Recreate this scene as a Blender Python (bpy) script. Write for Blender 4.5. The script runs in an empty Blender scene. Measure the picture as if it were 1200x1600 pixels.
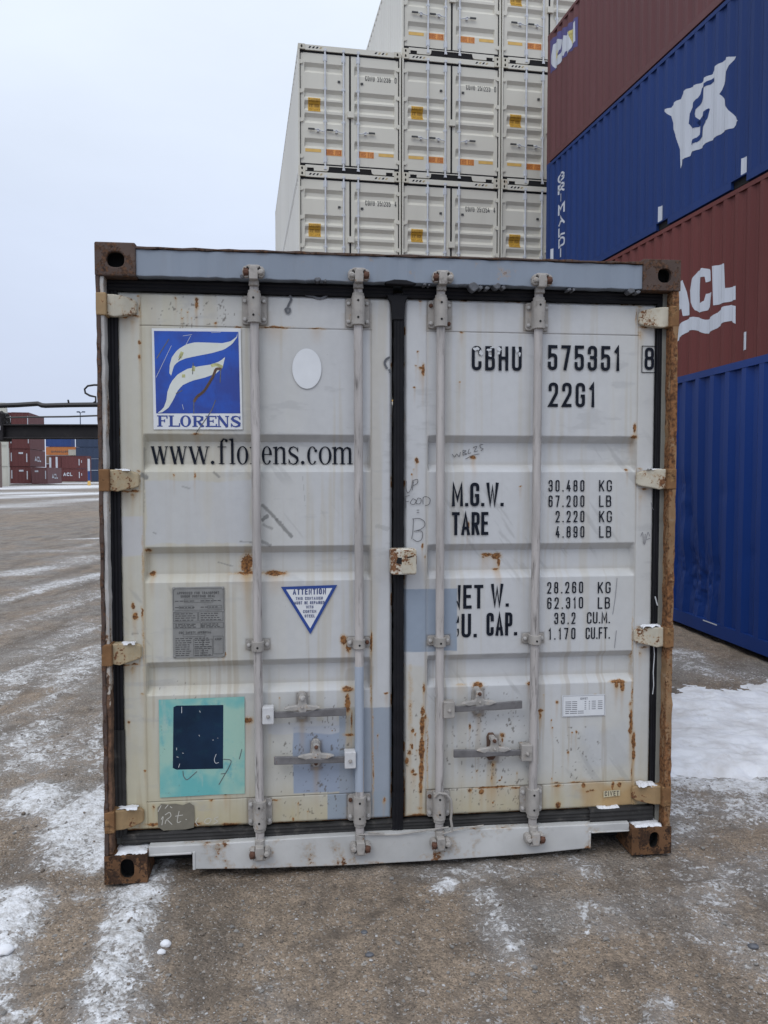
import bpy, bmesh, math, random
import numpy as np
from mathutils import Vector, Matrix
from mathutils.geometry import tessellate_polygon

random.seed(7)
R = math.radians
# ------------------------------------------------------------------ camera, sky, sun, exposure
scene = bpy.context.scene
CAMH, FPX = 1.6795, 1250.0                     # eye height (m), focal length in pixels of the 1200 px wide photo
PITCH = math.atan(58.0 / 1250.0)               # looking slightly down
cam_d = bpy.data.cameras.new('camera'); cam = bpy.data.objects.new('camera', cam_d)
scene.collection.objects.link(cam); scene.camera = cam
cam.location = (0, 0, CAMH); cam.rotation_euler = (R(90) - PITCH, 0, 0)
cam_d.sensor_fit = 'VERTICAL'; cam_d.sensor_height = 32.0; cam_d.lens = 32.0 * FPX / 1600.0
cam_d.clip_start = 0.05; cam_d.clip_end = 4000

SUN_EL, SUN_AZ = 48.0, 205.0                   # behind the camera, a little to the left
w = bpy.data.worlds.new('World'); scene.world = w; w.use_nodes = True
nt = w.node_tree; nt.nodes.clear()
def wn(t, **k):
    n = nt.nodes.new(t)
    for a, b in k.items(): setattr(n, a, b)
    return n
wl = nt.links.new
sky = wn('ShaderNodeTexSky', sky_type='NISHITA', sun_disc=False, sun_elevation=R(SUN_EL), sun_rotation=R(SUN_AZ))
tc = wn('ShaderNodeTexCoord'); sp = wn('ShaderNodeSeparateXYZ'); wl(tc.outputs['Generated'], sp.inputs[0])
mpn = wn('ShaderNodeMapping'); mpn.inputs['Scale'].default_value = (1, 1, 2.6); wl(tc.outputs['Generated'], mpn.inputs[0])
nz = wn('ShaderNodeTexNoise'); nz.inputs['Scale'].default_value = 1.7; nz.inputs['Detail'].default_value = 6; nz.inputs['Roughness'].default_value = .55
wl(mpn.outputs[0], nz.inputs['Vector'])
rmp = wn('ShaderNodeValToRGB')                 # overcast: duller at the skyline, brighter overhead
for i, (p, c) in enumerate([(0.0, (5.7, 6.4, 8.0)), (.10, (6.1, 6.8, 8.5)), (.28, (6.9, 7.7, 9.3)), (.55, (9.0, 9.8, 10.8)), (1.0, (15, 15.6, 16.6))]):
    e = rmp.color_ramp.elements[i] if i < 2 else rmp.color_ramp.elements.new(p)
    e.position = p; e.color = (*c, 1)
wl(sp.outputs['Z'], rmp.inputs[0])
mr = wn('ShaderNodeMapRange'); mr.inputs[1].default_value = .3; mr.inputs[2].default_value = .7; mr.inputs[3].default_value = .94; mr.inputs[4].default_value = 1.06
wl(nz.outputs['Fac'], mr.inputs[0])
vm = wn('ShaderNodeVectorMath', operation='SCALE'); wl(rmp.outputs[0], vm.inputs[0]); wl(mr.outputs[0], vm.inputs['Scale'])
mx = wn('ShaderNodeMix', data_type='RGBA'); mx.inputs[0].default_value = .93
wl(sky.outputs[0], mx.inputs[6]); wl(vm.outputs[0], mx.inputs[7])
bg = wn('ShaderNodeBackground'); bg.inputs[1].default_value = 0.105; wl(mx.outputs[2], bg.inputs[0])
wo = wn('ShaderNodeOutputWorld'); wl(bg.outputs[0], wo.inputs[0])
sun_d = bpy.data.lights.new('sun', 'SUN'); sun_d.energy = 0.7; sun_d.angle = R(25); sun_d.color = (1, .975, .94)
sun = bpy.data.objects.new('sun', sun_d); scene.collection.objects.link(sun)
az, el = R(SUN_AZ), R(SUN_EL)
sdir = Vector((math.sin(az) * math.cos(el), math.cos(az) * math.cos(el), math.sin(el)))
sun.rotation_euler = sdir.to_track_quat('Z', 'Y').to_euler()
scene.view_settings.view_transform = 'Standard'; scene.view_settings.look = 'None'
scene.view_settings.exposure = 0.0; scene.view_settings.gamma = 1.0

# ------------------------------------------------------------------ helpers: objects
COL = scene.collection
def tag(o, label=None, cat=None, group=None, kind=None):
    for k, v in (('label', label), ('category', cat), ('group', group), ('kind', kind)):
        if v: o[k] = v
    return o
def empty(name, loc=(0, 0, 0), rz=0.0):
    o = bpy.data.objects.new(name, None); COL.objects.link(o)
    o.location = loc; o.rotation_euler = (0, 0, rz); o.empty_display_size = .2
    return o
def copy_tree(o, parent=None):
    c = o.copy(); COL.objects.link(c); c.parent = parent
    for ch in list(o.children): copy_tree(ch, c)
    return c

class MB:
    """collects shapes, links them as one mesh object"""
    def __init__(s): s.v = []; s.f = []; s.m = []; s.mi = 0
    def add(s, vs, fs):
        b = len(s.v); s.v += [tuple(map(float, p)) for p in vs]
        s.f += [tuple(b + i for i in f) for f in fs]; s.m += [s.mi] * len(fs); return s
    def box(s, x0, x1, y0, y1, z0, z1):
        return s.add([(x0,y0,z0),(x1,y0,z0),(x1,y1,z0),(x0,y1,z0),(x0,y0,z1),(x1,y0,z1),(x1,y1,z1),(x0,y1,z1)],
                     [(0,3,2,1),(4,5,6,7),(0,1,5,4),(1,2,6,5),(2,3,7,6),(3,0,4,7)])
    def prism_xz(s, poly, y0, y1):
        a = sum(poly[i][0]*poly[(i+1)%len(poly)][1]-poly[(i+1)%len(poly)][0]*poly[i][1] for i in range(len(poly)))
        if a < 0: poly = poly[::-1]
        n = len(poly)
        return s.add([(x,y0,z) for x,z in poly]+[(x,y1,z) for x,z in poly],
                     [tuple(range(n)), tuple(range(2*n-1,n-1,-1))]+[(i,n+i,n+(i+1)%n,(i+1)%n) for i in range(n)])
    def tube(s, pts, r, n=10, caps=True, flat=1.0):
        pts = [Vector(p) for p in pts]; m = len(pts); rr = r if isinstance(r,(list,tuple)) else [r]*m
        t0 = (pts[1]-pts[0]).normalized(); up = Vector((0,0,1)) if abs(t0.z) < .9 else Vector((1,0,0))
        u = t0.cross(up).normalized(); rings = []
        for i,p in enumerate(pts):
            t = (pts[min(i+1,m-1)]-pts[max(i-1,0)]).normalized()
            u = (u - t*u.dot(t)).normalized(); q = t.cross(u)
            rings.append([p + (u*math.cos(2*math.pi*k/n) + q*math.sin(2*math.pi*k/n)*flat)*rr[i] for k in range(n)])
        vs = [v for g in rings for v in g]
        fs = [(i*n+k,i*n+(k+1)%n,(i+1)*n+(k+1)%n,(i+1)*n+k) for i in range(m-1) for k in range(n)]
        if caps: fs += [tuple(range(n-1,-1,-1)), tuple((m-1)*n+k for k in range(n))]
        return s.add(vs, fs)
    def lathe_y(s, x, z, prof, n=12, rot=0.0):
        """turned shape about an axis along y; prof = [(y, r)]"""
        m = len(prof); vs = [(x+r*math.cos(rot+2*math.pi*k/n), y, z+r*math.sin(rot+2*math.pi*k/n)) for y,r in prof for k in range(n)]
        fs = [(i*n+k,(i+1)*n+k,(i+1)*n+(k+1)%n,i*n+(k+1)%n) for i in range(m-1) for k in range(n)]
        fs += [tuple(range(n)), tuple((m-1)*n+k for k in range(n-1,-1,-1))]
        return s.add(vs, fs)
    def lathe_z(s, x, y, prof, n=16):
        m = len(prof); vs = [(x+r*math.cos(2*math.pi*k/n), y+r*math.sin(2*math.pi*k/n), z) for z,r in prof for k in range(n)]
        fs = [(i*n+k,i*n+(k+1)%n,(i+1)*n+(k+1)%n,(i+1)*n+k) for i in range(m-1) for k in range(n)]
        fs += [tuple(range(n-1,-1,-1)), tuple((m-1)*n+k for k in range(n))]
        return s.add(vs, fs)
    def build(s, name, mat, parent=None, bevel=0.0, smooth=False, segs=2, fix=True):
        me = bpy.data.meshes.new(name); me.from_pydata(s.v, [], s.f); me.update()
        for m_ in (mat if isinstance(mat,(list,tuple)) else [mat]): me.materials.append(m_)
        if s.mi or any(s.m): me.polygons.foreach_set('material_index', s.m)
        if fix:
            bm = bmesh.new(); bm.from_mesh(me); bmesh.ops.recalc_face_normals(bm, faces=bm.faces); bm.to_mesh(me); bm.free()
        if smooth: me.polygons.foreach_set('use_smooth', [True]*len(me.polygons))
        o = bpy.data.objects.new(name, me); COL.objects.link(o); o.parent = parent
        if bevel:
            b = o.modifiers.new('bevel','BEVEL'); b.width = bevel; b.segments = segs; b.limit_method = 'ANGLE'; b.angle_limit = R(35)
        if smooth and not bevel:
            try: me.set_sharp_from_angle(angle=R(40))
            except Exception: pass
        return o

def rrect(x0, x1, z0, z1, r, n=4):
    out = []
    for cx, cz, a in ((x1-r,z0+r,-90),(x1-r,z1-r,0),(x0+r,z1-r,90),(x0+r,z0+r,180)):
        for k in range(n+1):
            t = R(a+90*k/n); out.append((cx+r*math.cos(t), cz+r*math.sin(t)))
    return out

# ------------------------------------------------------------------ helpers: noise on arrays
def _hash(ix, iy, seed):
    h = (ix.astype(np.int64)*374761393 + iy.astype(np.int64)*668265263 + seed*982451653) & 0xffffffff
    h = ((h ^ (h >> 13))*1274126177) & 0xffffffff
    return ((h ^ (h >> 16)) & 0xffffff)/float(0xffffff)
def vnoise(x, y, seed=0):
    ix, iy = np.floor(x), np.floor(y); fx, fy = x-ix, y-iy
    fx = fx*fx*(3-2*fx); fy = fy*fy*(3-2*fy)
    a,b,c,d = _hash(ix,iy,seed),_hash(ix+1,iy,seed),_hash(ix,iy+1,seed),_hash(ix+1,iy+1,seed)
    return (a*(1-fx)+b*fx)*(1-fy)+(c*(1-fx)+d*fx)*fy
def fbm(x, y, octaves=4, seed=0):
    s = np.zeros_like(x); t = 0; a = 1.0
    for k in range(octaves):
        s += a*vnoise(x*2**k+17.3*k, y*2**k-9.1*k, seed+k); t += a; a *= .55
    return s/t
def sstep(a, b, x):
    t = np.clip((x-a)/(b-a), 0, 1); return t*t*(3-2*t)

# ------------------------------------------------------------------ helpers: materials
def new_mat(name):
    m = bpy.data.materials.new(name); m.use_nodes = True; t = m.node_tree; t.nodes.clear()
    o = t.nodes.new('ShaderNodeOutputMaterial'); b = t.nodes.new('ShaderNodeBsdfPrincipled'); t.links.new(b.outputs[0], o.inputs[0])
    return m, t, b
def nd(t, typ, ins=None, **k):
    n = t.nodes.new(typ)
    for a,b in k.items(): setattr(n,a,b)
    for a,b in (ins or {}).items():
        if isinstance(b, bpy.types.NodeSocket): t.links.new(b, n.inputs[a])
        else: n.inputs[a].default_value = b
    return n
def noise(t, vec, scale, detail=4, rough=.55, dist=0.0):
    return nd(t,'ShaderNodeTexNoise',{'Vector':vec,'Scale':scale,'Detail':detail,'Roughness':rough,'Distortion':dist}).outputs['Fac']
def mrange(t, v, a, b, c=0., d=1., smooth=True):
    return nd(t,'ShaderNodeMapRange',{0:v,1:a,2:b,3:c,4:d}, interpolation_type='SMOOTHSTEP' if smooth else 'LINEAR').outputs[0]
def mixc(t, f, a, b, blend='MIX'):
    n = nd(t,'ShaderNodeMix',data_type='RGBA',blend_type=blend)
    for i,v in ((0,f),(6,a),(7,b)):
        if isinstance(v, bpy.types.NodeSocket): t.links.new(v, n.inputs[i])
        elif i == 0: n.inputs[0].default_value = v
        else: n.inputs[i].default_value = (*v,1) if len(v)==3 else v
    return n.outputs[2]
def math_(t, op, a, b=None):
    n = nd(t,'ShaderNodeMath',operation=op)
    for i,v in ((0,a),(1,b)):
        if v is None: continue
        if isinstance(v, bpy.types.NodeSocket): t.links.new(v, n.inputs[i])
        else: n.inputs[i].default_value = v
    return n.outputs[0]
def ocoord(t, scale=(1,1,1)):
    c = nd(t,'ShaderNodeTexCoord'); return nd(t,'ShaderNodeMapping',{0:c.outputs['Object'],'Scale':scale}).outputs[0]
def bump(t, b, h, strength=.2, dist=.004):
    n = nd(t,'ShaderNodeBump',{'Strength':strength,'Distance':dist,'Height':h}); t.links.new(n.outputs[0], b.inputs['Normal'])

def painted(name, col, rough=.5, var=.10, vs=3.0, rust=0.0, rscale=6.0, rcol=((.10,.042,.02),(.25,.115,.05)), dirt=(.20,.18,.15), dirtamt=.12, streak=False, edge_bump=.15, spec=.5, low=None, rstretch=1.0, world=False):
    """sprayed steel: tone drift, dirt, rust where noise passes a threshold (rust = share of area)"""
    m,t,b = new_mat(name); v = ocoord(t); vst = ocoord(t,(1,1,.12)) if streak else v
    if world:                                    # weathering laid through the whole stack, so no two copies look the same
        g = nd(t,'ShaderNodeNewGeometry').outputs['Position']; v = nd(t,'ShaderNodeMapping',{0:g}).outputs[0]; vst = nd(t,'ShaderNodeMapping',{0:g,'Scale':(1,1,.12)}).outputs[0] if streak else v
    b.inputs['Specular IOR Level'].default_value = spec
    vr = ocoord(t,(1,1,rstretch)) if rstretch != 1 else v
    n1 = noise(t, vst, vs, 5); n2 = noise(t, v, vs*14, 3)
    k = mrange(t, n1, .3, .7, 1-var, 1+var, False)
    c = nd(t,'ShaderNodeVectorMath',{0:(*col,),'Scale':k},operation='SCALE').outputs[0]
    d = mrange(t, noise(t, vst, vs*2.3+.7, 6, .65), .52, .8, 0, dirtamt)
    c = mixc(t, d, c, dirt)
    r_in = None
    if rust > 0:
        rn = math_(t,'ADD', math_(t,'MULTIPLY', noise(t, vr, rscale, 6, .68), .75), math_(t,'MULTIPLY', noise(t, v, rscale*7, 3), .25))
        th = .74 - .52*rust
        if low:                                   # rustier towards the ground: (z where it starts, z where it is worst, how much)
            zc = nd(t,'ShaderNodeSeparateXYZ',{0:nd(t,'ShaderNodeTexCoord').outputs['Object']}).outputs[2]
            rn = math_(t,'ADD', rn, mrange(t, zc, low[1], low[0], low[2], 0.))
        f = mrange(t, rn, th-.018, th+.018)
        rc = mixc(t, mrange(t, noise(t, v, rscale*5, 4), .3, .7), rcol[0], rcol[1])
        halo = mrange(t, rn, th-.09, th, 0, .38); c = mixc(t, halo, c, (.42,.27,.13) if max(col) > .3 else tuple(k_*1.25 for k_ in col))
        c = mixc(t, f, c, rc)
        t.links.new(mrange(t, f, 0, 1, rough, .88, False), b.inputs['Roughness'])
        bump(t, b, math_(t,'ADD', math_(t,'MULTIPLY',f,.6), math_(t,'MULTIPLY',n2,.4)), .35, .003)
    else:
        b.inputs['Roughness'].default_value = rough
        bump(t, b, n2, edge_bump, .0015)
    t.links.new(c, b.inputs['Base Color'])
    return m
def flat(name, col, rough=.5, var=.06, scale=20, spec=.5):
    m,t,b = new_mat(name); v = ocoord(t)
    c = nd(t,'ShaderNodeVectorMath',{0:col,'Scale':mrange(t, noise(t,v,scale,4), .3,.7,1-var,1+var,False)},operation='SCALE').outputs[0]
    t.links.new(c, b.inputs['Base Color']); b.inputs['Roughness'].default_value = rough; b.inputs['Specular IOR Level'].default_value = spec
    return m

# ------------------------------------------------------------------ materials
M = {}
def door_paint():
    m,t,b = new_mat('aged_door_paint'); v = ocoord(t)
    a = nd(t,'ShaderNodeAttribute',attribute_name='paint'); r = nd(t,'ShaderNodeAttribute',attribute_name='rust')
    n = noise(t, v, 160, 4, .7); n2 = noise(t, v, 30, 5, .6)
    rf = math_(t,'ADD', r.outputs['Fac'], math_(t,'ADD', math_(t,'MULTIPLY', math_(t,'SUBTRACT',n,.5), .55), math_(t,'MULTIPLY', math_(t,'SUBTRACT',n2,.5), .7)))
    f = mrange(t, rf, .44, .60)
    halo = mrange(t, rf, .12, .5, 0, .5)
    c = nd(t,'ShaderNodeVectorMath',{0:a.outputs['Color'],'Scale':mrange(t, n2,.3,.7,.975,1.025,False)},operation='SCALE').outputs[0]
    c = mixc(t, halo, c, (.46,.31,.15))
    rc = mixc(t, mrange(t, noise(t, v, 90, 4), .35,.65), (.10,.045,.022), (.32,.15,.055))
    c = mixc(t, f, c, rc)
    t.links.new(c, b.inputs['Base Color'])
    t.links.new(mrange(t, f, 0,1,.42,.9,False), b.inputs['Roughness'])
    b.inputs['Specular IOR Level'].default_value = .35
    h = math_(t,'ADD', math_(t,'MULTIPLY', n2, .8), math_(t,'MULTIPLY', f, .5)); bump(t, b, h, .22, .002)
    return m
M['door'] = door_paint()
M['hardware'] = painted('chalky_hardware_paint', (.355,.335,.315), .6, .18, 14, rust=.17, rscale=24, dirtamt=.75, dirt=(.085,.07,.06), spec=.3)
M['rod'] = painted('chalky_rod_paint', (.42,.395,.385), .5, .25, 24, rust=.0, dirtamt=1.0, dirt=(.075,.065,.06), streak=True)
M['rod_blue'] = painted('blue_grey_rod_paint', (.36,.41,.49), .5, .08, 12, dirtamt=.3, streak=True)
M['hub'] = painted('white_hub_paint', (.58,.585,.60), .5, .08, 20, rust=.06, rscale=30, dirtamt=.3)
M['hinge'] = painted('cream_hinge_paint', (.42,.345,.225), .6, .14, 12, rust=.36, rscale=16, dirtamt=.5, dirt=(.27,.18,.10))
M['hinge_white'] = painted('white_hinge_paint', (.51,.475,.39), .6, .12, 12, rust=.33, rscale=18, dirtamt=.5, dirt=(.34,.24,.14))
M['hinge_tan'] = painted('tan_hinge_paint', (.32,.215,.11), .65, .15, 12, rust=.34, rscale=10, dirtamt=.3)
M['rust'] = painted('raw_rust', (.135,.070,.036), .9, .35, 7, rust=.46, rscale=15, rcol=((.030,.019,.014),(.075,.040,.024)), spec=.2, dirtamt=.7, dirt=(.26,.14,.065))
M['rust_lug'] = painted('orange_rust', (.215,.115,.055), .9, .25, 10, rust=.4, rscale=12, rcol=((.07,.036,.02),(.32,.19,.09)), spec=.2)
M['rust_dark'] = painted('dark_rust', (.115,.068,.05), .85, .2, 12, rust=.32, rscale=16, rcol=((.05,.03,.024),(.2,.10,.055)))
M['rust_grey'] = painted('brown_casting', (.092,.066,.057), .85, .3, 8, rust=.42, rscale=15, rcol=((.030,.022,.020),(.15,.080,.048)), spec=.2, dirtamt=.6, dirt=(.17,.13,.11))
M['post_left'] = painted('worn_post_paint', (.45,.44,.43), .7, .14, 8, rust=.27, rscale=10, rcol=((.065,.036,.024),(.19,.105,.062)), low=(1.15,.55,.30), rstretch=.35)
M['post_right'] = painted('rusted_post', (.25,.155,.085), .85, .25, 8, rust=.52, rscale=13, rcol=((.07,.034,.02),(.27,.13,.058)), rstretch=.22, spec=.2, dirtamt=.6, dirt=(.42,.36,.28))
M['post_inner'] = painted('grey_green_reveal', (.20,.20,.18), .7, .14, 6, rust=.08, rscale=9, dirtamt=.4, dirt=(.06,.055,.05))
M['header'] = painted('blue_grey_header', (.232,.272,.335), .5, .08, 3, rust=.10, rscale=10, dirtamt=.3, dirt=(.2,.2,.2), streak=True)
M['sill'] = painted('white_sill_paint', (.50,.50,.495), .55, .14, 4, rust=.20, rscale=10, dirtamt=.85, dirt=(.22,.19,.155), spec=.3, low=(.06,.015,.07))
M['rubber'] = painted('black_rubber', (.011,.011,.014), .6, .25, 8, dirtamt=.12, dirt=(.06,.057,.055), spec=.18)
M['rubber_dusty'] = painted('dusty_rubber', (.035,.034,.034), .75, .3, 9, dirtamt=.55, dirt=(.16,.145,.13), spec=.2)
M['dark'] = flat('dark_void', (.008,.008,.009), .9)
M['ink'] = flat('black_lettering', (.010,.013,.022), .6, .2, 60, .12)
M['pen'] = flat('marker_scribble', (.10,.10,.11), .6)
M['chalk'] = flat('chalk', (.55,.53,.48), .8)
M['stain'] = flat('yellow_stain', (.46,.46,.22), .6, .3, 40)
M['chip'] = flat('pale_chip', (.58,.60,.63), .5)
M['scar'] = flat('bare_scar', (.13,.13,.125), .6, .4, 60)
M['tar'] = flat('sealant_smear', (.10,.105,.12), .5, .3, 50)
M['sticker_white'] = flat('white_vinyl', (.70,.72,.75), .35, .04, 14)
M['wing'] = painted('wing_vinyl', (.66,.69,.66), .4, .04, 10, rust=.05, rscale=16, dirtamt=.15, dirt=(.5,.5,.2))
def logo_mat():
    m,t,b = new_mat('logo_blue'); v = ocoord(t)
    c = mixc(t, mrange(t, noise(t, v, 4.5, 4, .6), .38,.62), (.012,.085,.48), (.020,.052,.30))
    c = mixc(t, mrange(t, noise(t, ocoord(t,(1,1,.2)), 30, 4, .7), .55,.75,0,.5), c, (.014,.030,.17))
    c = mixc(t, mrange(t, noise(t, v, 42, 5, .7), .68,.72,0,.8), c, (.03,.03,.05))
    t.links.new(c, b.inputs['Base Color']); b.inputs['Roughness'].default_value = .4; bump(t, b, noise(t, v, 35), .15, .002)
    return m
M['logo_blue'] = logo_mat()
M['letter_blue'] = flat('letter_blue', (.03,.06,.27), .45)
M['attention_blue'] = flat('attention_blue', (.02,.06,.27), .4, .1)
M['attention_ink'] = flat('attention_ink', (.06,.08,.2), .5)
M['plate'] = painted('embossed_plate', (.24,.24,.235), .45, .1, 25, dirtamt=.4)
M['plate_ink'] = flat('plate_ink', (.075,.075,.075), .6)
M['teal'] = None
def teal_mat():
    m,t,b = new_mat('faded_teal'); v = ocoord(t); vs_ = ocoord(t,(1,1,.25))
    c = mixc(t, mrange(t, noise(t, v, 3.2, 4, .6), .40,.60), (.33,.52,.44), (.13,.43,.43))
    c = mixc(t, mrange(t, noise(t, v, 9, 5, .65), .50,.66,0,.75), c, (.09,.36,.41))
    c = mixc(t, mrange(t, noise(t, vs_, 24, 4, .7), .55,.75,0,.5), c, (.42,.52,.46))
    c = mixc(t, mrange(t, noise(t, v, 34, 5, .7), .66,.70,0,.8), c, (.14,.15,.13))
    t.links.new(c, b.inputs['Base Color']); b.inputs['Roughness'].default_value = .6; bump(t, b, noise(t, v, 50), .2, .002)
    return m
M['teal'] = teal_mat()
M['navy'] = painted('faded_navy', (.006,.021,.050), .5, .4, 5, dirtamt=.6, dirt=(.012,.06,.085), spec=.25)
M['khaki'] = painted('khaki_patch', (.175,.16,.125), .7, .08, 30)
M['label_ink'] = flat('label_ink', (.16,.16,.19), .6)
M['tag_cream'] = flat('cream_tag', (.55,.49,.34), .6)
M['tag_ink'] = flat('tag_ink', (.09,.075,.06), .6)
M['steel'] = painted('bright_worn_steel', (.36,.345,.33), .42, .25, 25, rust=.22, rscale=25, dirtamt=.7, dirt=(.08,.07,.06))
M['handle'] = painted('grey_handle', (.15,.145,.15), .5, .25, 20, rust=.16, rscale=20, dirtamt=.6, dirt=(.07,.06,.06))
M['bolt_grey'] = painted('painted_bolt', (.42,.41,.40), .55, .15, 40, rust=.12, rscale=40)
M['bolt_rust'] = painted('rusty_bolt', (.10,.045,.028), .85, .3, 40)
M['lockbox'] = painted('lockbox_paint', (.60,.58,.52), .6, .08, 12, rust=.40, rscale=17)
M['white_steel'] = painted('cream_container_paint', (.645,.625,.555), .5, .06, .55, rust=.0, rscale=3.5, dirtamt=.22, dirt=(.40,.37,.31), streak=True, world=True, spec=.3)
M['white_shell'] = painted('cream_side_paint', (.61,.60,.565), .5, .06, .5, dirtamt=.18, dirt=(.42,.40,.36), streak=True, world=True, spec=.3)
M['galv'] = painted('galvanised_rod', (.60,.62,.66), .4, .08, 10)
M['white_frame_rust'] = painted('cream_frame_paint', (.58,.55,.46), .5, .08, 1.5, rust=.13, rscale=4, world=True)
M['grip'] = flat('dark_grip', (.05,.052,.055), .6)
M['caution'] = painted('caution_yellow', (.62,.36,.045), .5, .1, 8)
M['caution_ink'] = flat('caution_ink', (.20,.095,.012), .6)
M['stripe_yellow'] = painted('stripe_yellow', (.70,.44,.12), .5, .1, 8)
M['orange'] = painted('orange_sign', (.74,.31,.075), .5, .06, 8)
M['orange_ink'] = flat('orange_ink', (.40,.11,.03), .6)
M['hazard_tan'] = flat('hazard_tan', (.45,.36,.2), .5)
def corr(name, col, rough=.45, var=.08, fade=.15, fcol=(.3,.25,.25), rust=.0):
    return painted(name, col, rough, var, .9, rust=rust, rscale=5, dirtamt=fade, dirt=fcol, streak=True, spec=.22)
M['brown_high'] = corr('maroon_paint_purple', (.128,.052,.055), .55, .13, .22, (.22,.12,.13), .03)
M['brown_acl'] = corr('maroon_paint', (.135,.038,.035), .55, .13, .22, (.20,.10,.09), .035)
M['blue_high'] = corr('royal_blue_paint', (.013,.038,.155), .6, .14, .25, (.05,.075,.17), .0)
M['blue_near'] = corr('deep_blue_paint', (.006,.033,.175), .5, .16, .2, (.025,.06,.2), .03)
M['mark_white'] = painted('white_mark', (.54,.57,.63), .55, .10, 2.5, dirtamt=.35, dirt=(.38,.38,.42), streak=True, spec=.2)
M['cai_blue'] = painted('blue_mark', (.065,.055,.20), .5, .1, 3)
M['cai_yellow'] = flat('yellow_mark', (.55,.47,.16), .5)
M['snow'] = None
def snow_mat():
    m,t,b = new_mat('packed_snow'); v = ocoord(t)
    n = noise(t, v, 4, 6, .6); n2 = noise(t, v, 40, 5, .6)
    c = mixc(t, mrange(t, n, .38,.68), (.76,.78,.83), (.60,.595,.61))
    c = mixc(t, mrange(t, noise(t, v, 7, 6,.7), .56,.76,0,.6), c, (.42,.385,.35))
    c = mixc(t, mrange(t, noise(t, v, 60, 3,.7), .70,.76,0,.7), c, (.22,.2,.18))
    t.links.new(c, b.inputs['Base Color']); b.inputs['Roughness'].default_value = .75
    b.inputs['Subsurface Weight'].default_value = .0
    bump(t, b, math_(t,'ADD',math_(t,'MULTIPLY',n,.5),math_(t,'MULTIPLY',n2,.5)), .5, .012)
    return m
M['snow'] = snow_mat()

# ------------------------------------------------------------------ the ground
def gpt(px, py, z=0.0):
    """where the ground stands that the photograph shows at pixel (px, py)"""
    cp, s_ = math.cos(PITCH), -math.sin(PITCH)
    d = Vector((( px-600)/FPX, cp - s_*(800-py)/FPX, s_ + cp*(800-py)/FPX))
    k = (z-CAMH)/d.z
    return d.x*k, d.y*k
def ground_z(x, y):
    rise = .1*sstep(4.6, 7.0, y)*sstep(1.35, 2.3, x) + 0
    far = .1*sstep(9.6, 13., y)
    return np.maximum(rise, far)
def stroke_field(X, Y, pts, width):
    d = np.full(X.shape, 1e9)
    if len(pts) == 1: pts = pts*2
    for (ax,ay),(bx,by) in zip(pts[:-1], pts[1:]):
        L = (bx-ax)**2+(by-ay)**2+1e-9
        t = np.clip(((X-ax)*(bx-ax)+(Y-ay)*(by-ay))/L, 0, 1)
        d = np.minimum(d, np.hypot(X-ax-t*(bx-ax), Y-ay-t*(by-ay)))
    return np.exp(-(d/width)**2)
SNOW = [  # pixels of the photograph along each streak, half-width in metres, weight
    ([(215,1390),(205,1480),(175,1600)], .20, .92), ([(165,1440),(120,1600)], .10, .62), ([(255,1390),(245,1600)], .14, .62), ([(20,1400),(0,1520)], .19, .86), ([(0,1560),(40,1600)], .13, .8),
    ([(60,1410),(35,1500)],.13,.6), ([(255,1472),(246,1505)], .035, .8), ([(300,1590),(330,1610)], .10, .75), ([(130,1395),(180,1395)],.08,.6),
    ([(405,1480),(430,1600)], .13, .50), ([(415,1420),(400,1480)], .07, .48), ([(110,1275),(60,1245),(130,1330)], .26, .80), ([(150,1240),(160,1340)], .22, .80), ([(60,1360),(150,1345)],.10,.55),
    ([(30,1190),(70,1100),(150,1010)], .34, .60), ([(0,1150),(20,1090)], .35, .60), ([(150,1200),(160,1100)], .16, .42), ([(90,1180),(140,1120)], .2, .5),
    ([(0,1060),(80,1020),(160,960)], .40, .58), ([(0,985),(160,930)], .40, .56), ([(0,940),(160,905)], .4, .52), ([(20,905),(160,875)], .6, .54), ([(100,870),(160,850)], .4, .60), ([(120,848),(165,846)], .25, 1.0), ([(0,870),(160,862)], .5, .45),
    ([(0,838),(150,835)], .6, .30), ([(0,795),(150,781)], 3.0, .66), ([(0,779),(150,772)], 4.5, .82), ([(0,764),(150,760)], 14., .92), ([(-300,775),(300,770)], 9., .62), ([(0,757),(150,755)], 14., .9),
    ([(685,1385),(700,1375)], .06, .80), ([(760,1400),(800,1470),(815,1500)], .15, .60), ([(790,1460),(820,1490)], .07, .72), ([(740,1355),(900,1345)], .18, .50),
    ([(680,1360),(780,1352)], .12, .48), ([(840,1410),(960,1440)], .26, .44), ([(980,1420),(1060,1400)], .2, .42), ([(1040,1500),(1120,1400)], .16, .40), ([(910,1565),(915,1590)], .05, .7), ([(1035,1560),(1030,1600)], .09, .55),
    ([(1140,1350),(1120,1400)], .13, .58), ([(1060,1250),(1200,1260)], .40, .53), ([(1060,1300),(1180,1330)], .28, .50), ([(1100,1380),(1200,1375)], .17, .52), ([(1080,1290),(1090,1400)], .16, .48),
    ([(1150,1065),(1060,1050)], .4, .50), ([(1110,1008),(1190,1028)], .12, .85), ([(1060,1035),(1090,1040)], .3, .58),
    ([(1055,1216),(1130,1226),(1290,1222)], .16, .85), ([(265,1330),(255,1370)], .07, .8), ([(240,1352),(236,1380)], .05, .9),
    ([(820,1545),(760,1600)], .12, .42), ([(560,1480),(520,1600)], .3, .30), ([(1160,1480),(1200,1560)], .25, .40), ([(450,1440),(700,1560)], .5, .27), ([(700,1560),(1100,1560)], .4, .30),
]
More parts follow.
